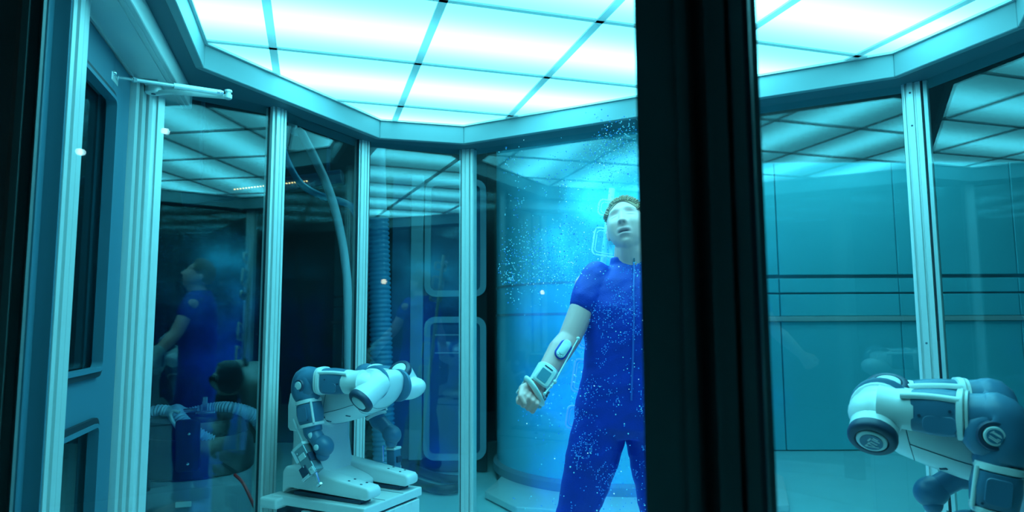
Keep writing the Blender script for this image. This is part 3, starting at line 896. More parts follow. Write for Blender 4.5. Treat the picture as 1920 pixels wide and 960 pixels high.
# local head axes: +x = screen right, -y = face forward, +z up
HC = Vector((.444, 2.555, 1.664))
def head_shape():
    nt_, np_ = 150, 170
    pts = []
    def G(x, z, cx, cz, sx, sz): return math.exp(-((x - cx) / sx) ** 2 - ((z - cz) / sz) ** 2)
    rings = []
    for i in range(nt_ + 1):
        th = math.pi * (.004 + .992 * i / nt_)
        row = []
        for k in range(np_):
            ph = 2 * math.pi * k / np_
            d = Vector((math.sin(th) * math.sin(ph), -math.sin(th) * math.cos(ph), math.cos(th)))
            f_ = max(0.0, -d.y)                              # front weight
            x, y, z = d.x * .076, d.y * .098, d.z * .118
            # skull is wide above and the jaw narrows
            low = max(0.0, -d.z)
            x *= 1 - .22 * low ** 1.5
            if d.y > 0: y *= 1 + .04 * max(0, d.z) ; z *= 1 - .12 * low
            if d.y > 0: y -= .030 * low                    # nape draws in
            y -= .012 * low * f_                           # jaw comes forward
            # flatten the face plane
            if f_ > 0:
                y += .012 * f_ ** 3
            ax_ = abs(x)
            fw = 0.0
            if d.y < .15:
                fw += .005 * G(ax_, z, .020, .034, .026, .010)            # brow
                fw -= .0125 * G(ax_, z, .032, .014, .017, .0115)           # socket
                fw += .0060 * G(ax_, z, .0325, .0105, .0115, .0085)         # closed lid over the ball
                fw -= .0020 * G(ax_, z, .032, .0035, .014, .0022)          # lid crease
                fw += .0055 * G(ax_, z, .043, -.026, .020, .017)           # cheekbone
                # nose
                t = (0.026 - z) / .066
                if -.15 < t < 1.25:
                    tt = min(max(t, 0), 1)
                    hgt = .004 + .022 * tt ** 1.25
                    if t > 1: hgt *= max(0, 1 - (t - 1) / .18)
                    if t < 0: hgt *= max(0, 1 + t / .15)
                    fw += hgt * math.exp(-(x / (.0085 + .0045 * tt)) ** 2)
                fw += .0085 * G(ax_, z, .0125, -.034, .0065, .0070)          # nostril wings
                fw -= .0060 * G(ax_, z, .0075, -.0445, .0050, .0035)         # nostrils
                fw += .0065 * math.exp(-(x / .023) ** 4) * math.exp(-((z + .0615) / .0060) ** 2)   # upper lip
                fw += .0070 * math.exp(-(x / .020) ** 4) * math.exp(-((z + .0785) / .0065) ** 2)   # lower lip
                fw -= .0125 * math.exp(-(x / .021) ** 4) * math.exp(-((z + .0695) / .0034) ** 2)   # parted mouth
                fw -= .0040 * G(ax_, z, .0, -.090, .020, .006)
                fw += .0100 * G(ax_, z, 0, -.107, .021, .014)              # chin
                fw -= .0030 * G(ax_, z, .030, -.055, .006, .018)           # fold
            row.append(Vector((x, y - fw, z)))
        rings.append(row)
    return rings
hr_ = head_shape()
body = MB()
body.rings([[HC + hrot @ p for p in r] for r in hr_])
for sg in (-1, 1):                                         # ears
    er = hrot @ Matrix.Rotation(R(18) * -sg, 3, 'Z')
    body.ell(HC + hrot @ Vector((.076 * sg, .012, -.004)), .009, .018, .031, er, 12, 10)
    body.ell(HC + hrot @ Vector((.080 * sg, .018, .006)), .007, .012, .022, er, 12, 10)
nb, nt2 = Vector((.455, 2.575, 1.50)), HC + hrot @ Vector((0, .028, -.075))
body.cone(nb, .066, nt2, .060, 22)
body.cone(nb + Vector((0, -.015, .01)), .050, HC + hrot @ Vector((0, -.020, -.082)), .034, 18)
# trunk under the suit
MC = .44
body.cone((MC, 2.58, 1.46), .085, (MC, 2.58, 1.20), .10)
body.cone((MC, 2.58, 1.20), .10, (MC - .01, 2.58, .98), .11)
for sg in (-1, 1):
    body.cone((MC + .02, 2.58, 1.45), .06, (MC + .155 * sg, 2.575, 1.445), .045)
    body.cone((MC + .08 * sg, 2.58, .95), .075, (MC + (.21 if sg < 0 else .12) * sg, 2.56, .52), .05)
    body.cone((MC + (.21 if sg < 0 else .12) * sg, 2.56, .52), .046, (MC + (.29 if sg < 0 else .15) * sg, 2.60, .10), .034)
    body.cone((MC + (.29 if sg < 0 else .15) * sg, 2.60, .07), .04, (MC + (.32 if sg < 0 else .17) * sg, 2.47, .04), .036)
# arms: his right one hangs out to the side with the palm turned forward
def arm(mir):
    q = (lambda v: Vector((2 * MC + .02 - v.x, v.y, v.z))) if mir else (lambda v: v)
    s0, e0, w0 = at(1117, 520, 2.56), at(1068, 634, 2.50), at(1010, 720, 2.40)
    mid = s0.lerp(e0, .55)
    S_, E_, W_ = q(s0), q(e0), q(w0)
    body.cone(S_, .042, q(mid), .047, 20)
    body.cone(q(mid), .048, E_, .043, 20)
    fm = q(e0.lerp(w0, .28) + Vector((-.004, 0, .0)))
    body.cone(E_, .042, fm, .0455, 20)
    body.cone(fm, .0455, W_, .029, 20)
    # hand frame: a towards the knuckles, p palm normal, t thumb side
    a = (at(978, 772, 2.37) - w0).normalized()
    p = Vector((.10, -1, .12)); p = (p - a * p.dot(a)).normalized()
    t = a.cross(p)
    if t.x > 0: t = -t
    H = lambda u, v, w_: q(w0 + a * u + t * v + p * w_)
    body.cone(W_, .027, H(.02, 0, 0), .026, 16)
    for v, r in ((.028, .016), (.009, .017), (-.010, .0165), (-.028, .0145)):
        body.cone(H(.018, v * .7, 0), r, H(.082, v, -.004), r * .92, 12)
    body.cone(H(.02, .02, .012), .018, H(.06, .028, .014), .016, 12)
    body.cone(H(.03, -.022, .012), .016, H(.06, -.022, .012), .014, 12)
    for v, ln, r in ((.029, .95, .0096), (.010, 1.05, .0100), (-.010, 1.0, .0096), (-.0285, .82, .0086)):
        k0, k1 = H(.083, v, -.004), H(.098, v * 1.0, .020 + .012 * ln)
        k2, k3 = H(.072, v * .95, .040 + .010 * ln), H(.052, v * .9, .030)
        body.cone(k0, r * 1.16, k1, r * 1.04, 12); body.cone(k1, r * 1.04, k2, r * .96, 12); body.cone(k2, r * .96, k3, r * .86, 12)
    body.cone(H(.018, .022, .010), .0165, H(.050, .043, .024), .0135, 12)
    body.cone(H(.050, .043, .024), .0125, H(.082, .034, .052), .0112, 12)
    body.cone(H(.082, .034, .052), .0112, H(.096, .012, .060), .0092, 12)
    return s0, e0, w0, a, p, t
arm(True)
S0_, E0_, W0_, AA, PP, TT = arm(False)

skin = bpy.data.materials.new('skin'); skin.use_nodes = True
nt = skin.node_tree
bs = nt.nodes['Principled BSDF']
bs.inputs['Roughness'].default_value = .42
bs.inputs['Subsurface Weight'].default_value = .0
at_ = nt.nodes.new('ShaderNodeAttribute'); at_.attribute_name = 'tone'
nt.links.new(at_.outputs['Color'], bs.inputs['Base Color'])
bo = eval_remesh(body, 'body', .0034, 2, skin, man)
me = bo.data
nv = len(me.vertices)
co = np.empty(nv * 3); me.vertices.foreach_get('co', co); co = co.reshape(-1, 3) + np.array(MAN)
hl = (co - np.array(HC)) @ np.array(hrot)                   # head-local
tone = np.tile(np.array([1.0, .50, .46, 1.0]), (nv, 1))
hx, hy, hz = np.abs(hl[:, 0]), hl[:, 1], hl[:, 2]
face = (hy < -.03) & (hz > -.13) & (hz < .13)
def blend(mask, col, amt=1.0):
    k = np.clip(mask * face * amt, 0, 1)[:, None]
    tone[:, :3] = tone[:, :3] * (1 - k) + np.array(col) * k
blend(np.exp(-(hx / .024) ** 6) * np.exp(-((hz + .069) / .0145) ** 4), (.70, .34, .36), .8)
blend(np.exp(-(hx / .021) ** 6) * np.exp(-((hz + .0695) / .0036) ** 4), (.10, .03, .05), 1.0)
blend(np.exp(-((hx - .032) / .0155) ** 4) * np.exp(-((hz - .0032) / .0024) ** 2), (.20, .10, .09), .85)
blend(np.exp(-((hx - .034) / .021) ** 4) * np.exp(-((hz - .0345 + (hx - .034) * .12) / .0042) ** 2), (.48, .28, .20), .75)
blend(np.exp(-((hx - .0075) / .0038) ** 2) * np.exp(-((hz + .0425) / .003) ** 2), (.25, .10, .09), .8)
blend(np.exp(-((hx - .045) / .022) ** 2) * np.exp(-((hz + .03) / .022) ** 2), (1.0, .56, .48), .6)
ca_ = me.color_attributes.new('tone', 'FLOAT_COLOR', 'POINT')
ca_.data.foreach_set('color', tone.astype(np.float32).ravel())

# hair: short, swept up from the forehead; many small locks
hair = MB()
cnt = 0
while cnt < 3000:
    th = math.acos(1 - random.random() * 1.15); ph = random.random() * 2 * math.pi
    d = Vector((math.sin(th) * math.sin(ph), -math.sin(th) * math.cos(ph), math.cos(th)))
    x, y, z = d.x * .077, d.y * .099, d.z * .119
    line = .080 - .012 * (abs(x) / .05) ** 2 if y < -.03 else (.035 if y < .03 else -.06)
    if y < -.03 and abs(x) > .055: line = .03
    if z < line: continue
    cnt += 1
    base = Vector((x, y, z)) * 1.0
    nrm = Vector((x / .077 ** 2, y / .099 ** 2, z / .119 ** 2)).normalized()
    sweep = Vector((.25 * math.sin(3 * x * 20), .75, .35))
    ln = .014 + .009 * random.random() + (.007 if y < -.03 else 0)
    dr = (nrm * .62 + (sweep - nrm * sweep.dot(nrm)) * .95 + Vector((random.uniform(-.15, .15), random.uniform(-.15, .15), random.uniform(-.08, .15)))).normalized()
    P_ = [base, base + dr * ln * .55, base + (dr * .8 + sweep * .25).normalized() * ln]
    hair.tube([HC + hrot @ p for p in P_], [.0024, .0021, .0005], 4, cap=False)
# scalp cap below the locks
capr = []
for i in range(0, 24):
    th = R(2 + 84 * i / 23); row = []; kk = 1.0 - .035 * (i / 23) ** 3
    for k in range(40):
        ph = 2 * math.pi * k / 40
        lim = th * (1.0 if math.cos(ph) < 0 else 1.0 - .44 * math.cos(ph) ** 2)
        row.append(HC + hrot @ Vector((math.sin(lim) * math.sin(ph) * .0785, -math.sin(lim) * math.cos(ph) * .1005, math.cos(lim) * .1205)) * kk)
    capr.append(row)
hair.rings(capr, cap=False)
M['hair'] = mat('short_fair_hair', (.42, .20, .10), .55, noise=.3, nscale=90)
hair.build('hair', M['hair'], man, world=True)

# suit
suit = MB()
def loft(stations, n=36, e=.86):
    rr = []
    for (x, y, z, hw, hd) in stations:
        row = []
        for k in range(n):
            a = 2 * math.pi * k / n
            ca, sa = math.cos(a), math.sin(a)
            row.append(Vector((x + hw * math.copysign(abs(ca) ** e, ca), y + hd * math.copysign(abs(sa) ** e, sa), z)))
        rr.append(row)
    suit.rings(rr)
yb = 2.58
loft([(.455, yb - .005, 1.552, .070, .072), (.453, yb, 1.52, .076, .076), (.450, yb + .005, 1.492, .112, .088), (.447, yb, 1.462, .160, .098), (.443, yb, 1.42, .176, .110), (.442, yb - .004, 1.36, .176, .122), (.440, yb - .006, 1.28, .168, .126), (.437, yb - .004, 1.20, .162, .124), (.434, yb, 1.13, .162, .122), (.430, yb + .002, 1.06, .175, .122), (.426, yb + .002, .98, .192, .120), (.424, yb + .002, .91, .190, .112), (.42, yb, .875, .150, .09)])
def leg(pts):
    for (p0, r0), (p1, r1) in zip(pts, pts[1:]):
        suit.cone(p0, r0, p1, r1, 24)
leg([((.335, yb, .93), .103), ((.292, yb - .005, .78), .098), ((.240, yb - .012, .60), .078), ((.225, yb - .018, .50), .070), ((.195, yb + .005, .33), .066), ((.165, yb + .015, .14), .050)])
leg([((.520, yb, .93), .103), ((.536, yb - .005, .78), .096), ((.545, yb - .012, .60), .077), ((.548, yb - .018, .50), .069), ((.560, yb + .005, .33), .066), ((.575, yb + .015, .14), .050)])
for mir in (0, 1):
    q = (lambda v: Vector((2 * MC + .02 - v.x, v.y, v.z))) if mir else (lambda v: v)
    suit.cone(q(Vector((.335, 2.575, 1.435))), .070, q(S0_ + Vector((.004, 0, .000))), .063, 22)
    suit.cone(q(S0_ + Vector((.004, 0, .000))), .064, q(S0_.lerp(E0_, .40)), .062, 22)
so_ = eval_remesh(suit, 'bodysuit', .0055, 5, M['suit'], man)
me = so_.data
nv = len(me.vertices)
co = np.empty(nv * 3); me.vertices.foreach_get('co', co); co = co.reshape(-1, 3)
no = np.empty(nv * 3); me.vertices.foreach_get('normal', no); no = no.reshape(-1, 3)
wr_ = np.zeros(nv)
for i in range(nv):
    x, y, z = co[i]
    wr_[i] = .0045 * mnoise.noise((x * 7, y * 7, z * 11)) + .0030 * mnoise.noise((x * 6 + z * 14, y * 10, z * 26 - x * 20))
    if z < .62: wr_[i] *= 1.9
me.vertices.foreach_set('co', (co + no * wr_[:, None]).ravel())
me.update()
zp = MB().tube([(.457, 2.501, 1.545), (.455, 2.487, 1.49), (.447, 2.463, 1.42), (.444, 2.449, 1.34), (.440, 2.446, 1.26), (.437, 2.449, 1.18), (.433, 2.455, 1.10), (.429, 2.458, 1.02)], .0035, 6, sub=4)
zo = zp.build('zip', M['zip'], man, world=True)
MB().box((.457, 2.496, 1.53), (.006, .006, .022)).build('zip_pull', M['chrome'], zo, world=True)
sh = MB()
for x in (.155, .585):
    sh.tube([(x, 2.66, .05), (x, 2.60, .055), (x - (.01 if x < .4 else -.01), 2.52, .045), (x - (.02 if x < .4 else -.02), 2.43, .035), (x - (.022 if x < .4 else -.022), 2.39, .03)], [.035, .048, .046, .04, .025], 14, sub=3)
    sh.build('shoe', M['greyd'], man, smooth=60, world=True); sh = MB()

# ------------------------------------------------------------------ brace on his forearm
brc = empty('wrist_brace', W0_)
tag(brc, 'white wrist brace with small screen on the man\'s forearm', 'brace')
def bp_(name, mb, m='brace', parent=None, **k): return mb.build(name, M[m], parent or brc, world=True, **k)
fa = (W0_ - E0_).normalized()
fp = (PP - fa * PP.dot(fa)).normalized()
ft = fa.cross(fp)
if ft.x > 0: ft = -ft
FA = lambda u, v, w_: W0_ + fa * u + ft * v + fp * w_
hw_ = lambda u: .034 - u * .05
cuff = MB().lathe([(-.060, .040), (-.056, .043), (.012, .038), (.016, .036), (.016, .033), (-.060, .037)], W0_ + fa * -.01, fa, 24)
bp_('cuff', cuff, smooth=40)
scf = MB(); scf.extrude(rrect(.074, .062, .010), FA(-.022, .004, .034), fa, ft, fp, .016)
sf = bp_('screen_frame', scf, bevel=.003, smooth=40)
bp_('screen', MB().extrude(rrect(.046, .038, .003), FA(-.016, .006, .0492), fa, ft, fp, .0022), 'screen', sf)
bp_('screen_slot', MB().extrude(rrect(.005, .034, .002), FA(-.050, .006, .0492), fa, ft, fp, .0016), 'greyd', sf)
# open hand shell around the thumb root and back of the hand
HA = lambda u, v, w_: W0_ + AA * u + TT * v + PP * w_
ring_path = [HA(.012 + .022 * (1 - math.cos(k)), .046 * math.cos(k) + .002, .040 * math.sin(k) + .008) for k in [2 * math.pi * i / 26 for i in range(27)]]
bp_('thumb_ring', MB().tube(ring_path, .012, 10, cap=False, flat=.6), smooth=60)
shell = []
for u in (.0, .02, .045, .066):
    shell.append([HA(u, .046 * math.cos(a) * (1 + u), -.030 * math.sin(a) - .004) for a in np.linspace(-.15, 3.3, 14)])
sb = MB()
nn_ = 14
vv = [v for r in shell for v in r]
vv2 = [v - PP * .0 + (v - (W0_ + AA * .03)).normalized() * .004 for v in vv]
ff = []
for i in range(3):
    for k in range(nn_ - 1):
        ff.append((i * nn_ + k, i * nn_ + k + 1, (i + 1) * nn_ + k + 1, (i + 1) * nn_ + k))
m0 = len(vv)
ff2 = [tuple(j + m0 for j in f) for f in ff]
edge = [(i * nn_, (i + 1) * nn_, (i + 1) * nn_ + m0, i * nn_ + m0) for i in range(3)] + [(i * nn_ + nn_ - 1, (i + 1) * nn_ + nn_ - 1, (i + 1) * nn_ + nn_ - 1 + m0, i * nn_ + nn_ - 1 + m0) for i in range(3)]
edge += [(k, k + 1, k + 1 + m0, k + m0) for k in range(nn_ - 1)] + [(3 * nn_ + k, 3 * nn_ + k + 1, 3 * nn_ + k + 1 + m0, 3 * nn_ + k + m0) for k in range(nn_ - 1)]
sb.add(vv + vv2, ff + ff2 + edge)
bp_('hand_shell', sb, smooth=50)
for k in range(5):
    bp_('vent_hole', MB().lathe([(0, .003), (.0016, .003)], HA(.008 + .012 * k, -.046 - .0005 * k, .006), -TT, 8), 'greyd')
# slim rod from the elbow to the wrist
r0, r1 = at(1084, 635, 2.46), at(1040, 716, 2.37)
rod = bp_('rod', MB().tube([r0, r1], .0028, 8), smooth=60)
for p_, r_ in ((r0, .007), (r1, .008), (r1 + (r1 - r0) * .10 + Vector((-.004, 0, 0)), .006), (r1 + (r1 - r0) * .26 + Vector((-.012, 0, 0)), .006)):
    bp_('rod_joint', MB().ell(p_, r_, r_, r_, None, 10, 8), 'brace', rod, smooth=60)
bp_('rod_link', MB().tube([r1, r1 + (r1 - r0) * .28 + Vector((-.013, 0, 0)), HA(.03, -.045, .004)], .004, 8), 'brace', rod, smooth=60)
# sensor on the inner forearm
fs_c = at(1042, 658, 2.44)
fsn = empty('forearm_sensor', fs_c)
tag(fsn, 'white oval sensor strapped to the man\'s inner forearm', 'sensor')
fs0 = E0_.lerp(W0_, .34) + fp * .036
e_ = MB(); e_.extrude([(p[0], p[1]) for p in rrect(.082, .046, .0225, 7)], fs0, fa, ft, fp, .009)
fo = e_.build('lining', M['skinpatch'], fsn, world=True, bevel=.003, smooth=40)
e_ = MB(); e_.extrude([(p[0], p[1]) for p in rrect(.078, .034, .0165, 7)], fs0 + fp * .008, fa, ft, fp, .010)
e_.build('housing', M['brace'], fsn, world=True, bevel=.004, seg=3, smooth=40)
e_ = MB(); e_.extrude([(p[0], p[1]) for p in rrect(.046, .022, .0105, 6)], fs0 + fp * .018 + fa * .006, fa, ft, fp, .004)
e_.build('button', M['cap'], fsn, world=True, bevel=.002, smooth=40)
for k in (-1, 1):
    MB().ell(fs0 + fp * .018 + fa * .033 + ft * .007 * k, .003, .003, .003, None, 8, 6).build('stud', M['chrome'], fsn, world=True)

# ------------------------------------------------------------------ tilted rack of rounded clear plates behind the man
rk = empty('support_rack', (.40, 2.86, 0))
tag(rk, 'tilted rack of clear rounded plates behind the man', 'rack')
def rp(name, mb, m, parent=None, **k): return mb.build(name, M[m], parent or rk, world=True, **k)
top, bot = at(1150, 372, 2.90), at(1086, 800, 2.90)
foot = Vector((bot.x + (bot.x - top.x) * .55, 2.90, 0.0))
rp('pole', MB().tube([Vector((foot.x, 2.93, .03)), top + Vector((0, .03, .05))], .014, 12), 'alu', smooth=60)
rp('foot', MB().lathe([(0, .16), (.012, .16), (.024, .13), (.03, .03)], Vector((foot.x, 2.93, 0)), (0, 0, 1), 28), 'alu', smooth=35)
ud = (top - bot).normalized(); sd = Vector((ud.z, 0, -ud.x))
for py, h in ((392, .075), (455, .125), (512, .06), (628, .13), (706, .145), (784, .10)):
    cpt = at(1150 + (py - 372) * (1086 - 1150) / 428, py, 2.90)
    g = MB(); frame_ring(g, .125, h, .022, .006, cpt, sd, ud, (0, -1, 0), .014)
    rim = rp('plate_rim', g, 'alu', smooth=40)
    g = MB(); frame_ring(g, .100, h - .025, .016, .0035, cpt, sd, ud, (0, -1, 0), .010)
    rp('inner_rim', g, 'alu', rim, smooth=40)
    rp('plate', MB().extrude(rrect(.108, h - .018, .014), cpt + Vector((0, -.003, 0)), sd, ud, (0, -1, 0), .005), 'padglass', rim)
    rp('clip', MB().box(cpt + Vector((.02, .012, 0)), (.024, .03, min(.03, h * .5))), 'chrome', rim, bevel=.002, seg=1)
rp('side_rail', MB().box((at(1146, 440, 2.90) + Vector((0, .016, -.01))), (.016, .008, .34)), 'alu', bevel=.002, seg=1)

# ------------------------------------------------------------------ hologram: a tall cylinder of light specks and glow round the man
HX, HYc, HRAD = .44, 2.55, .50
holo = empty('hologram', (HX, HYc, 0))
tag(holo, 'tall cylinder of drifting blue light specks around the man', 'hologram')
def emis(name, col, s_):
    m = bpy.data.materials.new(name); m.use_nodes = True
    nt = m.node_tree
    for n_ in list(nt.nodes): nt.nodes.remove(n_)
    o_ = nt.nodes.new('ShaderNodeOutputMaterial'); e = nt.nodes.new('ShaderNodeEmission')
    e.inputs[0].default_value = (*col, 1); e.inputs[1].default_value = s_
    nt.links.new(e.outputs[0], o_.inputs[0])
    return m
SPK = [('cyan', emis('speck_cyan', (.06, .70, 1.0), 1.15), 4600, .0013, .0025), ('blue', emis('speck_blue', (.01, .30, 1.0), .95), 4200, .0013, .0027), ('white', emis('speck_white', (.3, .9, 1.0), 2.0), 260, .0012, .0022)]
def dens(p):
    a = mnoise.noise(p * 3.1) + .7 * mnoise.noise(p * 7.3) + .6 * mnoise.noise(p * 17.0)
    return a * 1.25 - (.25 if p.z < 1.45 else 0) - .35 * max(0, (HX - p.x) / HRAD)
for nm, mt_, N_, r0_, r1_ in SPK:
    mb = MB(); k = 0; tries = 0
    V_, F_ = [], []
    while k < N_ and tries < 400000:
        tries += 1
        a = random.random() * 2 * math.pi
        rad = HRAD * math.sqrt(random.random()) if random.random() < .93 else HRAD * random.uniform(.86, 1.0)
        zz = random.uniform(.05, 2.02)
        x, y = HX + rad * math.cos(a), HYc + rad * math.sin(a)
        topw = 1.0 if zz > 1.45 else .30
        if nm == 'cyan' and zz < 1.2: topw *= .6
        if random.random() > topw: continue
        if dens(Vector((x, y, zz))) < random.uniform(-.05, .75): continue
        if abs(x - HC.x) < .12 and y < HC.y + .05 and 1.50 < zz < 1.82: continue      # the specks part round his head
        r_ = random.uniform(r0_, r1_) * (1.35 if random.random() < .06 else 1)
        o_ = len(V_)
        V_ += [(x + r_, y, zz), (x - r_, y, zz), (x, y + r_, zz), (x, y - r_, zz), (x, y, zz + r_), (x, y, zz - r_)]
        F_ += [(o_ + i, o_ + j, o_ + l) for i, j, l in ((0, 2, 4), (2, 1, 4), (1, 3, 4), (3, 0, 4), (2, 0, 5), (1, 2, 5), (3, 1, 5), (0, 3, 5))]
        k += 1
    mb.v = [Vector(v) for v in V_]; mb.f = F_
    tag(mb.build('light_specks', mt_, holo, world=True), kind='stuff')
# specks that cling to the suit
sv = [v.co.copy() + MAN for v in so_.data.vertices]; sn = [v.normal.copy() for v in so_.data.vertices]
V_, F_ = [], []; k = 0
while k < 4200:
    i = random.randrange(len(sv)); p = sv[i] + sn[i] * .006
    if mnoise.noise(p * 5) + .7 * mnoise.noise(p * 13) + .4 * mnoise.noise(p * 29) < random.uniform(.1, .85): continue
    r_ = random.uniform(.0011, .0024); x, y, zz = p; o_ = len(V_)
    V_ += [(x + r_, y, zz), (x - r_, y, zz), (x, y + r_, zz), (x, y - r_, zz), (x, y, zz + r_), (x, y, zz - r_)]
    F_ += [(o_ + a, o_ + b, o_ + c_) for a, b, c_ in ((0, 2, 4), (2, 1, 4), (1, 3, 4), (3, 0, 4), (2, 0, 5), (1, 2, 5), (3, 1, 5), (0, 3, 5))]
    k += 1
mb = MB(); mb.v = [Vector(v) for v in V_]; mb.f = F_
tag(mb.build('light_specks', emis('speck_suit', (.02, .36, 1.0), .95), holo, world=True), kind='stuff')
# glow volume
vm = bpy.data.materials.new('hologram_glow'); vm.use_nodes = True
nt = vm.node_tree
for n_ in list(nt.nodes): nt.nodes.remove(n_)
N = nt.nodes.new; Lk = nt.links.new
out = N('ShaderNodeOutputMaterial'); pv_ = N('ShaderNodeEmission')
tc = N('ShaderNodeTexCoord')
n1 = N('ShaderNodeTexNoise'); n1.inputs['Scale'].default_value = 3.2; n1.inputs['Detail'].default_value = 6; n1.inputs['Roughness'].default_value = .62
Lk(tc.outputs['Object'], n1.inputs['Vector'])
mr = N('ShaderNodeMapRange'); mr.inputs[1].default_value = .46; mr.inputs[2].default_value = .70; mr.inputs[3].default_value = .10; mr.inputs[4].default_value = 1.0
Lk(n1.outputs['Fac'], mr.inputs[0])
sx = N('ShaderNodeSeparateXYZ'); Lk(tc.outputs['Object'], sx.inputs[0])
hz_ = N('ShaderNodeMapRange'); hz_.inputs[1].default_value = 1.15; hz_.inputs[2].default_value = 1.95; hz_.inputs[3].default_value = 0.0; hz_.inputs[4].default_value = 1.0; hz_.interpolation_type = 'SMOOTHSTEP'
Lk(sx.outputs['Z'], hz_.inputs[0])
mc = N('ShaderNodeMix'); mc.data_type = 'RGBA'
mc.inputs[6].default_value = (0.0, .10, .80, 1); mc.inputs[7].default_value = (.03, .85, 1.35, 1)
Lk(hz_.outputs[0], mc.inputs[0]); Lk(mc.outputs[2], pv_.inputs[0])
# falls off to nothing towards the rim
v2 = N('ShaderNodeVectorMath'); v2.operation = 'MULTIPLY'; v2.inputs[1].default_value = (1, 1, 0); Lk(tc.outputs['Object'], v2.inputs[0])
ln_ = N('ShaderNodeVectorMath'); ln_.operation = 'LENGTH'; Lk(v2.outputs[0], ln_.inputs[0])
fo_ = N('ShaderNodeMapRange'); fo_.inputs[1].default_value = HRAD; fo_.inputs[2].default_value = HRAD * .62; fo_.inputs[3].default_value = 0.0; fo_.inputs[4].default_value = 1.0; fo_.interpolation_type = 'SMOOTHSTEP'
Lk(ln_.outputs['Value'], fo_.inputs[0])
m1 = N('ShaderNodeMath'); m1.operation = 'MULTIPLY'; Lk(mr.outputs[0], m1.inputs[0]); Lk(fo_.outputs[0], m1.inputs[1])
tz = N('ShaderNodeMapRange'); tz.inputs[1].default_value = 2.06; tz.inputs[2].default_value = 1.86; tz.inputs[3].default_value = 0; tz.inputs[4].default_value = 1
Lk(sx.outputs['Z'], tz.inputs[0])
m2 = N('ShaderNodeMath'); m2.operation = 'MULTIPLY'; Lk(m1.outputs[0], m2.inputs[0]); Lk(tz.outputs[0], m2.inputs[1])
m3 = N('ShaderNodeMath'); m3.operation = 'MULTIPLY'; m3.inputs[1].default_value = 7.5
by = N('ShaderNodeMapRange'); by.inputs[1].default_value = -.06; by.inputs[2].default_value = .14; by.inputs[3].default_value = .06; by.inputs[4].default_value = 1.0; by.interpolation_type = 'SMOOTHSTEP'
Lk(sx.outputs['Y'], by.inputs[0])               # the curtain of light hangs behind him
m4 = N('ShaderNodeMath'); m4.operation = 'MULTIPLY'; Lk(m2.outputs[0], m4.inputs[0]); Lk(by.outputs[0], m4.inputs[1]); Lk(m4.outputs[0], m3.inputs[0])
Lk(m3.outputs[0], pv_.inputs[1]); Lk(pv_.outputs[0], out.inputs['Volume'])
tag(MB().lathe([(.02, HRAD), (2.06, HRAD)], (HX, HYc, 0), (0, 0, 1), 48).build('glow', vm, holo, world=True), kind='stuff')

# ------------------------------------------------------------------ outside the panes
# cylindrical tank behind the man, on a pale plinth
tk = empty('cylinder_tank', (.92, 6.05, 0))
tag(tk, 'large pale blue cylindrical tank beyond the wide rear pane', 'tank')
def tp(name, mb, m, parent=None, **k): return mb.build(name, M[m], parent or tk, world=True, **k)
TC = Vector((.92, 6.05, 0)); TR = 1.06
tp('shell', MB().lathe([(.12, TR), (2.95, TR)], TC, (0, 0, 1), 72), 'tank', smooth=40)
tp('base_ring', MB().lathe([(.05, TR + .035), (.11, TR + .035), (.125, TR + .02), (.135, TR)], TC, (0, 0, 1), 72), 'joint', smooth=40)
for z in (1.36, 1.60):
    tp('band', MB().lathe([(z, TR + .006), (z + .018, TR + .006)], TC, (0, 0, 1), 72), 'joint', smooth=40)
tp('plinth', MB().prism([at(909, 921, z=.05).to_2d().to_3d(), Vector((.02, 4.72, 0)), Vector((.72, 4.55, 0)), Vector((1.9, 4.75, 0)), Vector((2.2, 5.6, 0)), Vector((2.0, 6.9, 0)), Vector((.2, 6.9, 0))], 0, .05), 'chfloor', bevel=.006, seg=1)

# added partition; its rounded frames stand in for the mirrored door windows
pt = struct(MB().box((-.68, 6.1, 1.5), (.90, .08, 3.0)).build('wall_reflection_standin', M['dark']), 'added dark partition with frames standing in for the mirrored door windows')
def ring_px(x0, y0, x1, y1, Y, r, t, name, m, parent):
    a, b = at(x0, y0, Y), at(x1, y1, Y)
    g = MB(); frame_ring(g, abs(b.x - a.x), abs(a.z - b.z), r, t, (a + b) / 2, (1, 0, 0), (0, 0, 1), (0, -1, 0), .03)
    return g.build(name, M[m], parent, smooth=40)
M['frame'] = mat('standin_frame', (.30, .46, .52), .4)
M['ppanel'] = mat('standin_panel', (.05, .13, .22), .4, noise=.15, nscale=2)
fr_ = ring_px(798, 338, 912, 556, 6.04, .10, .055, 'window_frame', 'frame', pt)  # solid ring in place of the door window's reflection in the pane
fr2 = ring_px(796, 594, 912, 862, 6.04, .10, .055, 'window_frame', 'frame', pt)
a, b = at(772, 330, 6.04), at(791, 862, 6.04)
MB().box(((a.x + b.x) / 2, 6.04, (a.z + b.z) / 2), (b.x - a.x, .05, a.z - b.z)).build('pilaster', M['frame'], pt, bevel=.006, seg=1)
for x0, y0, x1, y1 in ((806, 350, 904, 546), (806, 604, 904, 852), (738, 330, 766, 860)):
    a, b = at(x0, y0, 6.05), at(x1, y1, 6.05)
    MB().box(((a.x + b.x) / 2, 6.052, (a.z + b.z) / 2), (abs(b.x - a.x), .02, abs(a.z - b.z))).build('panel', M['ppanel'], pt)
for y in (628, 662):
    a = at(838, y, 6.0)
    MB().box((a.x, 6.03, a.z), (.22, .02, .012)).build('handle_strip', M['frame'], pt)

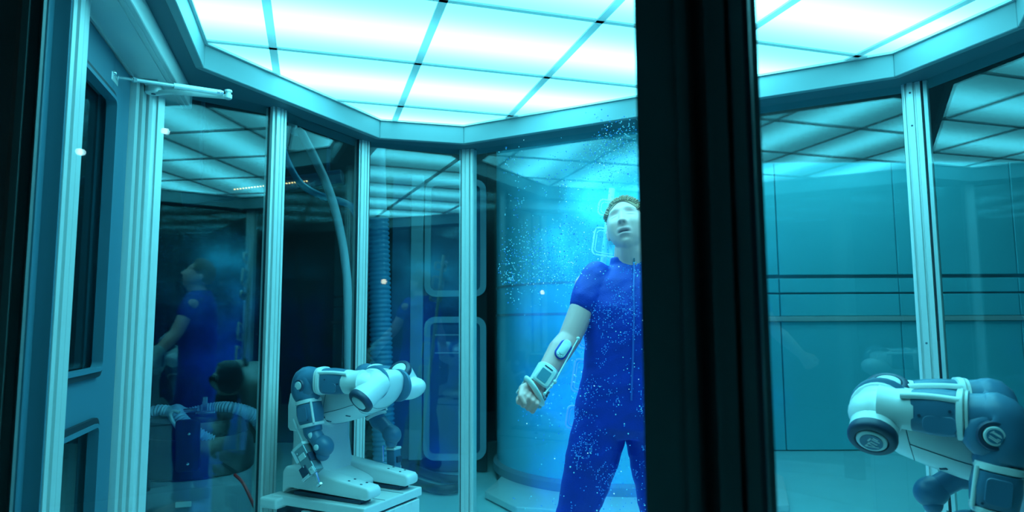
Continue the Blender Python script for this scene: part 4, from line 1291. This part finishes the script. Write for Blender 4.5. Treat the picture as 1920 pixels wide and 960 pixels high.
# corrugated duct hanging behind the third pane
du = empty('corrugated_duct', (-1.02, 4.95, 0))
tag(du, 'vertical blue corrugated duct behind the narrow pane right of the left robot', 'duct')
a0, a1 = at(708, 404, 4.95), at(716, 700, 4.95)
prof = []; Lh = 2.6
a1 = a0 + (a1 - a0).normalized() * (a0.z - .02)
tdir = (a1 - a0); Lh = tdir.length
k = 0; h = .02
while h < Lh:
    prof += [(h, .074), (h + .010, .084), (h + .020, .084), (h + .030, .074)]; h += .034
MB().lathe(prof, a0, tdir, 20).build('hose', M['hoseblue'], du, world=True, smooth=50)
MB().lathe([(-.03, .06), (-.03, .09), (.012, .09), (.012, .06)], a0, tdir, 20).build('collar', M['alu'], du, world=True, smooth=40)
MB().lathe([(-(LZ - a0.z) + .0, .07), (-.03, .07)], a0, tdir, 20).build('upper_pipe', M['hosepale'], du, world=True, smooth=40)

# pale loop of hose and thin blue tube behind the second pane
pts = [at(x, y, 4.55) for x, y in ((545, 205), (566, 250), (592, 300), (618, 360), (637, 430), (648, 500), (652, 560), (654, 720))]
pts = [Vector((pts[0].x - .1, 4.55, LZ))] + pts + [Vector((pts[-1].x, 4.55, .03))]
tag(MB().tube(pts, .030, 10, sub=5).build('pale_hose', M['hosepale'], smooth=60), 'pale smooth hose curving down behind the second pane', 'hose')
pts = [at(x, y, 4.9) for x, y in ((505, 215), (525, 262), (540, 305), (565, 345), (600, 366), (640, 378), (662, 392), (672, 430), (673, 560))]
pts = [Vector((pts[0].x - .1, 4.9, LZ))] + pts + [Vector((pts[-1].x, 4.9, .03))]
tag(MB().tube(pts, .026, 10, sub=5).build('blue_tube', M['hoseblue'], smooth=60), 'thin blue tube sagging across the second pane to the duct', 'hose')

# two thick cables on the floor outside
def floor_cable(px, r, name, label):
    pts = [at(x, y, z=r) + Vector((0, 0, .0)) for x, y in px]
    tag(MB().tube(pts, r, 8, sub=5).build(name, M['black'], smooth=60), label, 'cable', 'floor cables')
floor_cable(((690, 850), (742, 862), (790, 884), (835, 897), (885, 900)), .035, 'floor_cable', 'upper dark cable on the floor behind the narrow pane')
floor_cable(((680, 872), (735, 886), (780, 905), (830, 918), (880, 909)), .035, 'floor_cable', 'lower dark cable on the floor behind the narrow pane')

# drum vacuum outside the first pane
DV = Vector((-2.02, 4.35, 0)); DR = .345
dv = empty('drum_vacuum', DV)
tag(dv, 'grey drum vacuum with black head and hoses behind the pane beside the door', 'vacuum')
def dp(name, mb, m, parent=None, **k): return mb.build(name, M[m], parent or dv, world=True, **k)
tank = dp('drum', MB().lathe([(.0, DR * .92), (.02, DR), (.33, DR * 1.0), (.385, DR * .985), (.40, DR * .93)], DV, (0, 0, 1), 48), 'drum', smooth=40)
dp('drum_label', MB().extrude(rrect(.085, .032, .004), DV + Vector((.10, -DR * .965, .26)), Vector((1, .28, 0)).normalized(), (0, 0, 1), Vector((.28, -1, 0)).normalized(), .004), 'alu', tank)
dp('head_skirt', MB().lathe([(.385, DR * .95), (.40, DR * 1.02), (.47, DR * 1.03), (.58, DR * .99), (.62, DR * .90)], DV, (0, 0, 1), 48), 'black', smooth=40)
hd2 = dp('motor_head', MB().lathe([(.60, DR * .88), (.66, DR * .86), (.71, DR * .80), (.74, DR * .60), (.75, .02)], DV, (0, 0, 1), 48), 'black', smooth=40)
dp('latch_panel', MB().extrude(rrect(.13, .30, .02), DV + Vector((.12, -DR * 1.0, .60)), Vector((1, .3, 0)).normalized(), Vector((0, -.08, 1)).normalized(), Vector((.3, -1, 0)).normalized(), .035), 'black', bevel=.006)
for z in (.50, .67):
    dp('latch_stud', MB().ell(DV + Vector((.14, -DR - .042, z)), .009, .009, .009, None, 8, 6), 'chrome')
dp('front_box', MB().extrude(rrect(.20, .13, .02), DV + Vector((-.20, -DR * .86, .545)), Vector((1, -.45, 0)).normalized(), (0, 0, 1), Vector((-.45, -1, 0)).normalized(), .05), 'greyd', bevel=.01)
dp('drum_clip', MB().box(DV + Vector((-.13, -DR * .98, .37)), (.06, .03, .07)), 'black', bevel=.006)
dp('switch_block', MB().box(DV + Vector((-.17, -DR * .95, .68)), (.085, .05, .13), Matrix.Rotation(R(-18), 3, 'Z')), 'cap', bevel=.01)
dp('switch_knob', MB().lathe([(0, .025), (.012, .025), (.014, .02)], DV + Vector((-.175, -DR * .95 - .025, .645)), (-.3, -1, 0), 16), 'black', smooth=40)
for (x, y, z, sx_, sz_) in ((.0, -.10, .77, .10, .015), (.12, -.14, .76, .11, .018), (.06, -.02, .80, .03, .09), (-.05, -.16, .755, .05, .02)):
    dp('head_fitting', MB().box(DV + Vector((x, y, z)), (sx_, .03, sz_), Matrix.Rotation(R(20), 3, 'Z')), 'chrome', bevel=.004, seg=1)
def corrug(pts, r, name, m, parent=None, pitch=.018, label=None, world=True):
    P, q = smooth_path([Vector(p) for p in pts], [r] * len(pts), 40)
    out_p, out_r, acc = [P[0]], [r], 0.0
    for i in range(1, len(P)):
        acc += (P[i] - P[i - 1]).length
        while acc >= pitch / 2:
            acc -= pitch / 2
            out_p.append(P[i]); out_r.append(r * (1.0 if len(out_p) % 2 else .86))
    return dp(name, MB().tube(out_p, out_r, 14), m, parent, smooth=30)
H_ = lambda x, y, Y: at(x, y, Y)
corrug([H_(395, 826, 4.15), H_(365, 812, 4.10), H_(335, 785, 4.12), H_(330, 772, 4.25), H_(350, 778, 4.35), H_(400, 768, 4.4), H_(440, 768, 4.4), H_(480, 785, 4.5), H_(500, 830, 4.6), H_(505, 960, 4.7)], .048, 'corrugated_hose', 'hose')
corrug([H_(318, 775, 4.3), H_(290, 775, 4.3), H_(275, 800, 4.3), H_(270, 850, 4.3), H_(268, 960, 4.35)], .050, 'corrugated_hose', 'hose')
dp('cable_loop', MB().tube([H_(348, 822, 4.02), H_(330, 800, 4.0), H_(320, 780, 4.0), H_(326, 771, 4.0), H_(336, 774, 4.0)], .010, 8, sub=5), 'hosepale', smooth=60)
dp('tag', MB().box(H_(276, 860, 4.05), (.075, .006, .035), Matrix.Rotation(R(-22), 3, 'Y')), 'skinpatch')
# red cable hanging from the drum's head
tag(MB().tube([H_(440, 890, 4.02), H_(455, 905, 3.98), H_(470, 935, 3.95), H_(482, 965, 3.95), H_(490, 1010, 3.95), Vector((-1.42, 3.98, .012)), Vector((-1.2, 4.3, .012))], .009, 8, sub=5).build('red_cable', M['red'], smooth=60), 'thin red cable running down beside the grey drum', 'cable')

# cable tray with amber indicator dots behind the first two panes
ty = empty('cable_tray', (at(500, 352, 6.6).x, 6.6, 0))
a, b = at(340, 372, 6.6), at(640, 330, 6.6)
dirv = (b - a).normalized(); nz_ = Vector((-dirv.z, 0, dirv.x))
tag(ty, 'dark cable tray with a row of amber lights behind the left panes', 'cable tray')
MB().extrude([(0, -.07), ((b - a).length, -.07), ((b - a).length, .07), (0, .07)], a, dirv, nz_, (0, 1, 0), .12).build('tray', M['greyd'], ty, world=True, bevel=.006, seg=1)
for x in (a.x + .15, b.x - .15):
    MB().box((x, 6.66, (LZ + 2.6) / 2), (.03, .03, LZ - 2.62 + .08)).build('hanger', M['greyd'], ty, world=True)
for k in range(26):
    p = at(440 + 5.4 * k, 355 - .62 * k, 6.59)
    MB().box(p, (.014, .012, .010)).build('amber_light', M['led'], ty, world=True)

# ------------------------------------------------------------------ small warm lamps on the black side wall (seen mirrored in the near pane)
NN = Vector((td.y, -td.x, 0))
if NN.y > 0: NN = -NN
LAMPS = [((310, 246), 'white'), ((151, 285), 'white'), ((720, 528), 'warm'), ((1017, 548), 'warm'), ((75, 366), 'warm')]
for k, (q, kd) in enumerate(LAMPS):
    d = ray(*q); o_ = Vector((0, 0, ZC))
    t = (PM_ - o_).dot(NN) / d.dot(NN)
    h = o_ + d * t
    d2 = d - NN * 2 * d.dot(NN)
    t2 = (LX0 + .06 - h.x) / d2.x
    p = h + d2 * t2
    if not (LY0 < p.y < LY1 and .1 < p.z < LZ - .1):
        continue
    lm = empty('wall_lamp', p - Vector((.06, 0, 0)))
    tag(lm, ('cool white', 'warm')[kd == 'warm'] + ' lamp ' + ['mirrored at the top of the pane right of the door', 'mirrored in front of the door glass', 'mirrored over the corrugated duct', 'mirrored left of the man', 'mirrored on the left door frame'][k], 'lamp', 'wall lamps')
    MB().lathe([(-.055, .025), (-.02, .025), (-.005, .035), (-.002, .035)], p, (1, 0, 0), 20).build('housing', M['greyd'], lm, world=True, smooth=40)
    MB().lathe([(-.004, .026), (.002, .026), (.010, .018), (.013, .005)], p, (1, 0, 0), 20).build('lens', M['warm'] if kd == 'warm' else M['coolw'] if 'coolw' in M else M.setdefault('coolw', mat('cool_lamp', (.9, 1, 1), .5, emit=(.7, 1, 1), emit_s=22)), lm, world=True, smooth=40)

# ------------------------------------------------------------------ added tube lights, out of view, that brighten the zone behind the chamber
for k, (x, y, rz_) in enumerate(((1.3, 4.75, -28), (3.3, 4.9, 0), (3.2, 6.0, 0), (-.55, 5.3, 17))):
    lf = empty('fill_tube_light', (x, y, LZ), R(rz_))
    tag(lf, ['added fill tube light out of view above the tank', 'added fill tube light out of view right of the tank', 'added fill tube light out of view nearest the panelled wall', 'added fill tube light out of view above the rounded frames'][k], 'light', 'added fill tube lights')
    MB().box((0, 0, -.03), (1.5, .16, .06)).build('housing', M['alu'], lf, bevel=.006, seg=1)
    for yy in (-.04, .04):
        MB().lathe([(-.70, .016), (.70, .016)], (0, yy, -.08), (1, 0, 0), 10).build('tube', M['filltube'], lf, smooth=40)
    for xx in (-.71, .71):
        MB().box((xx, 0, -.075), (.02, .13, .05)).build('socket', M['white'], lf)
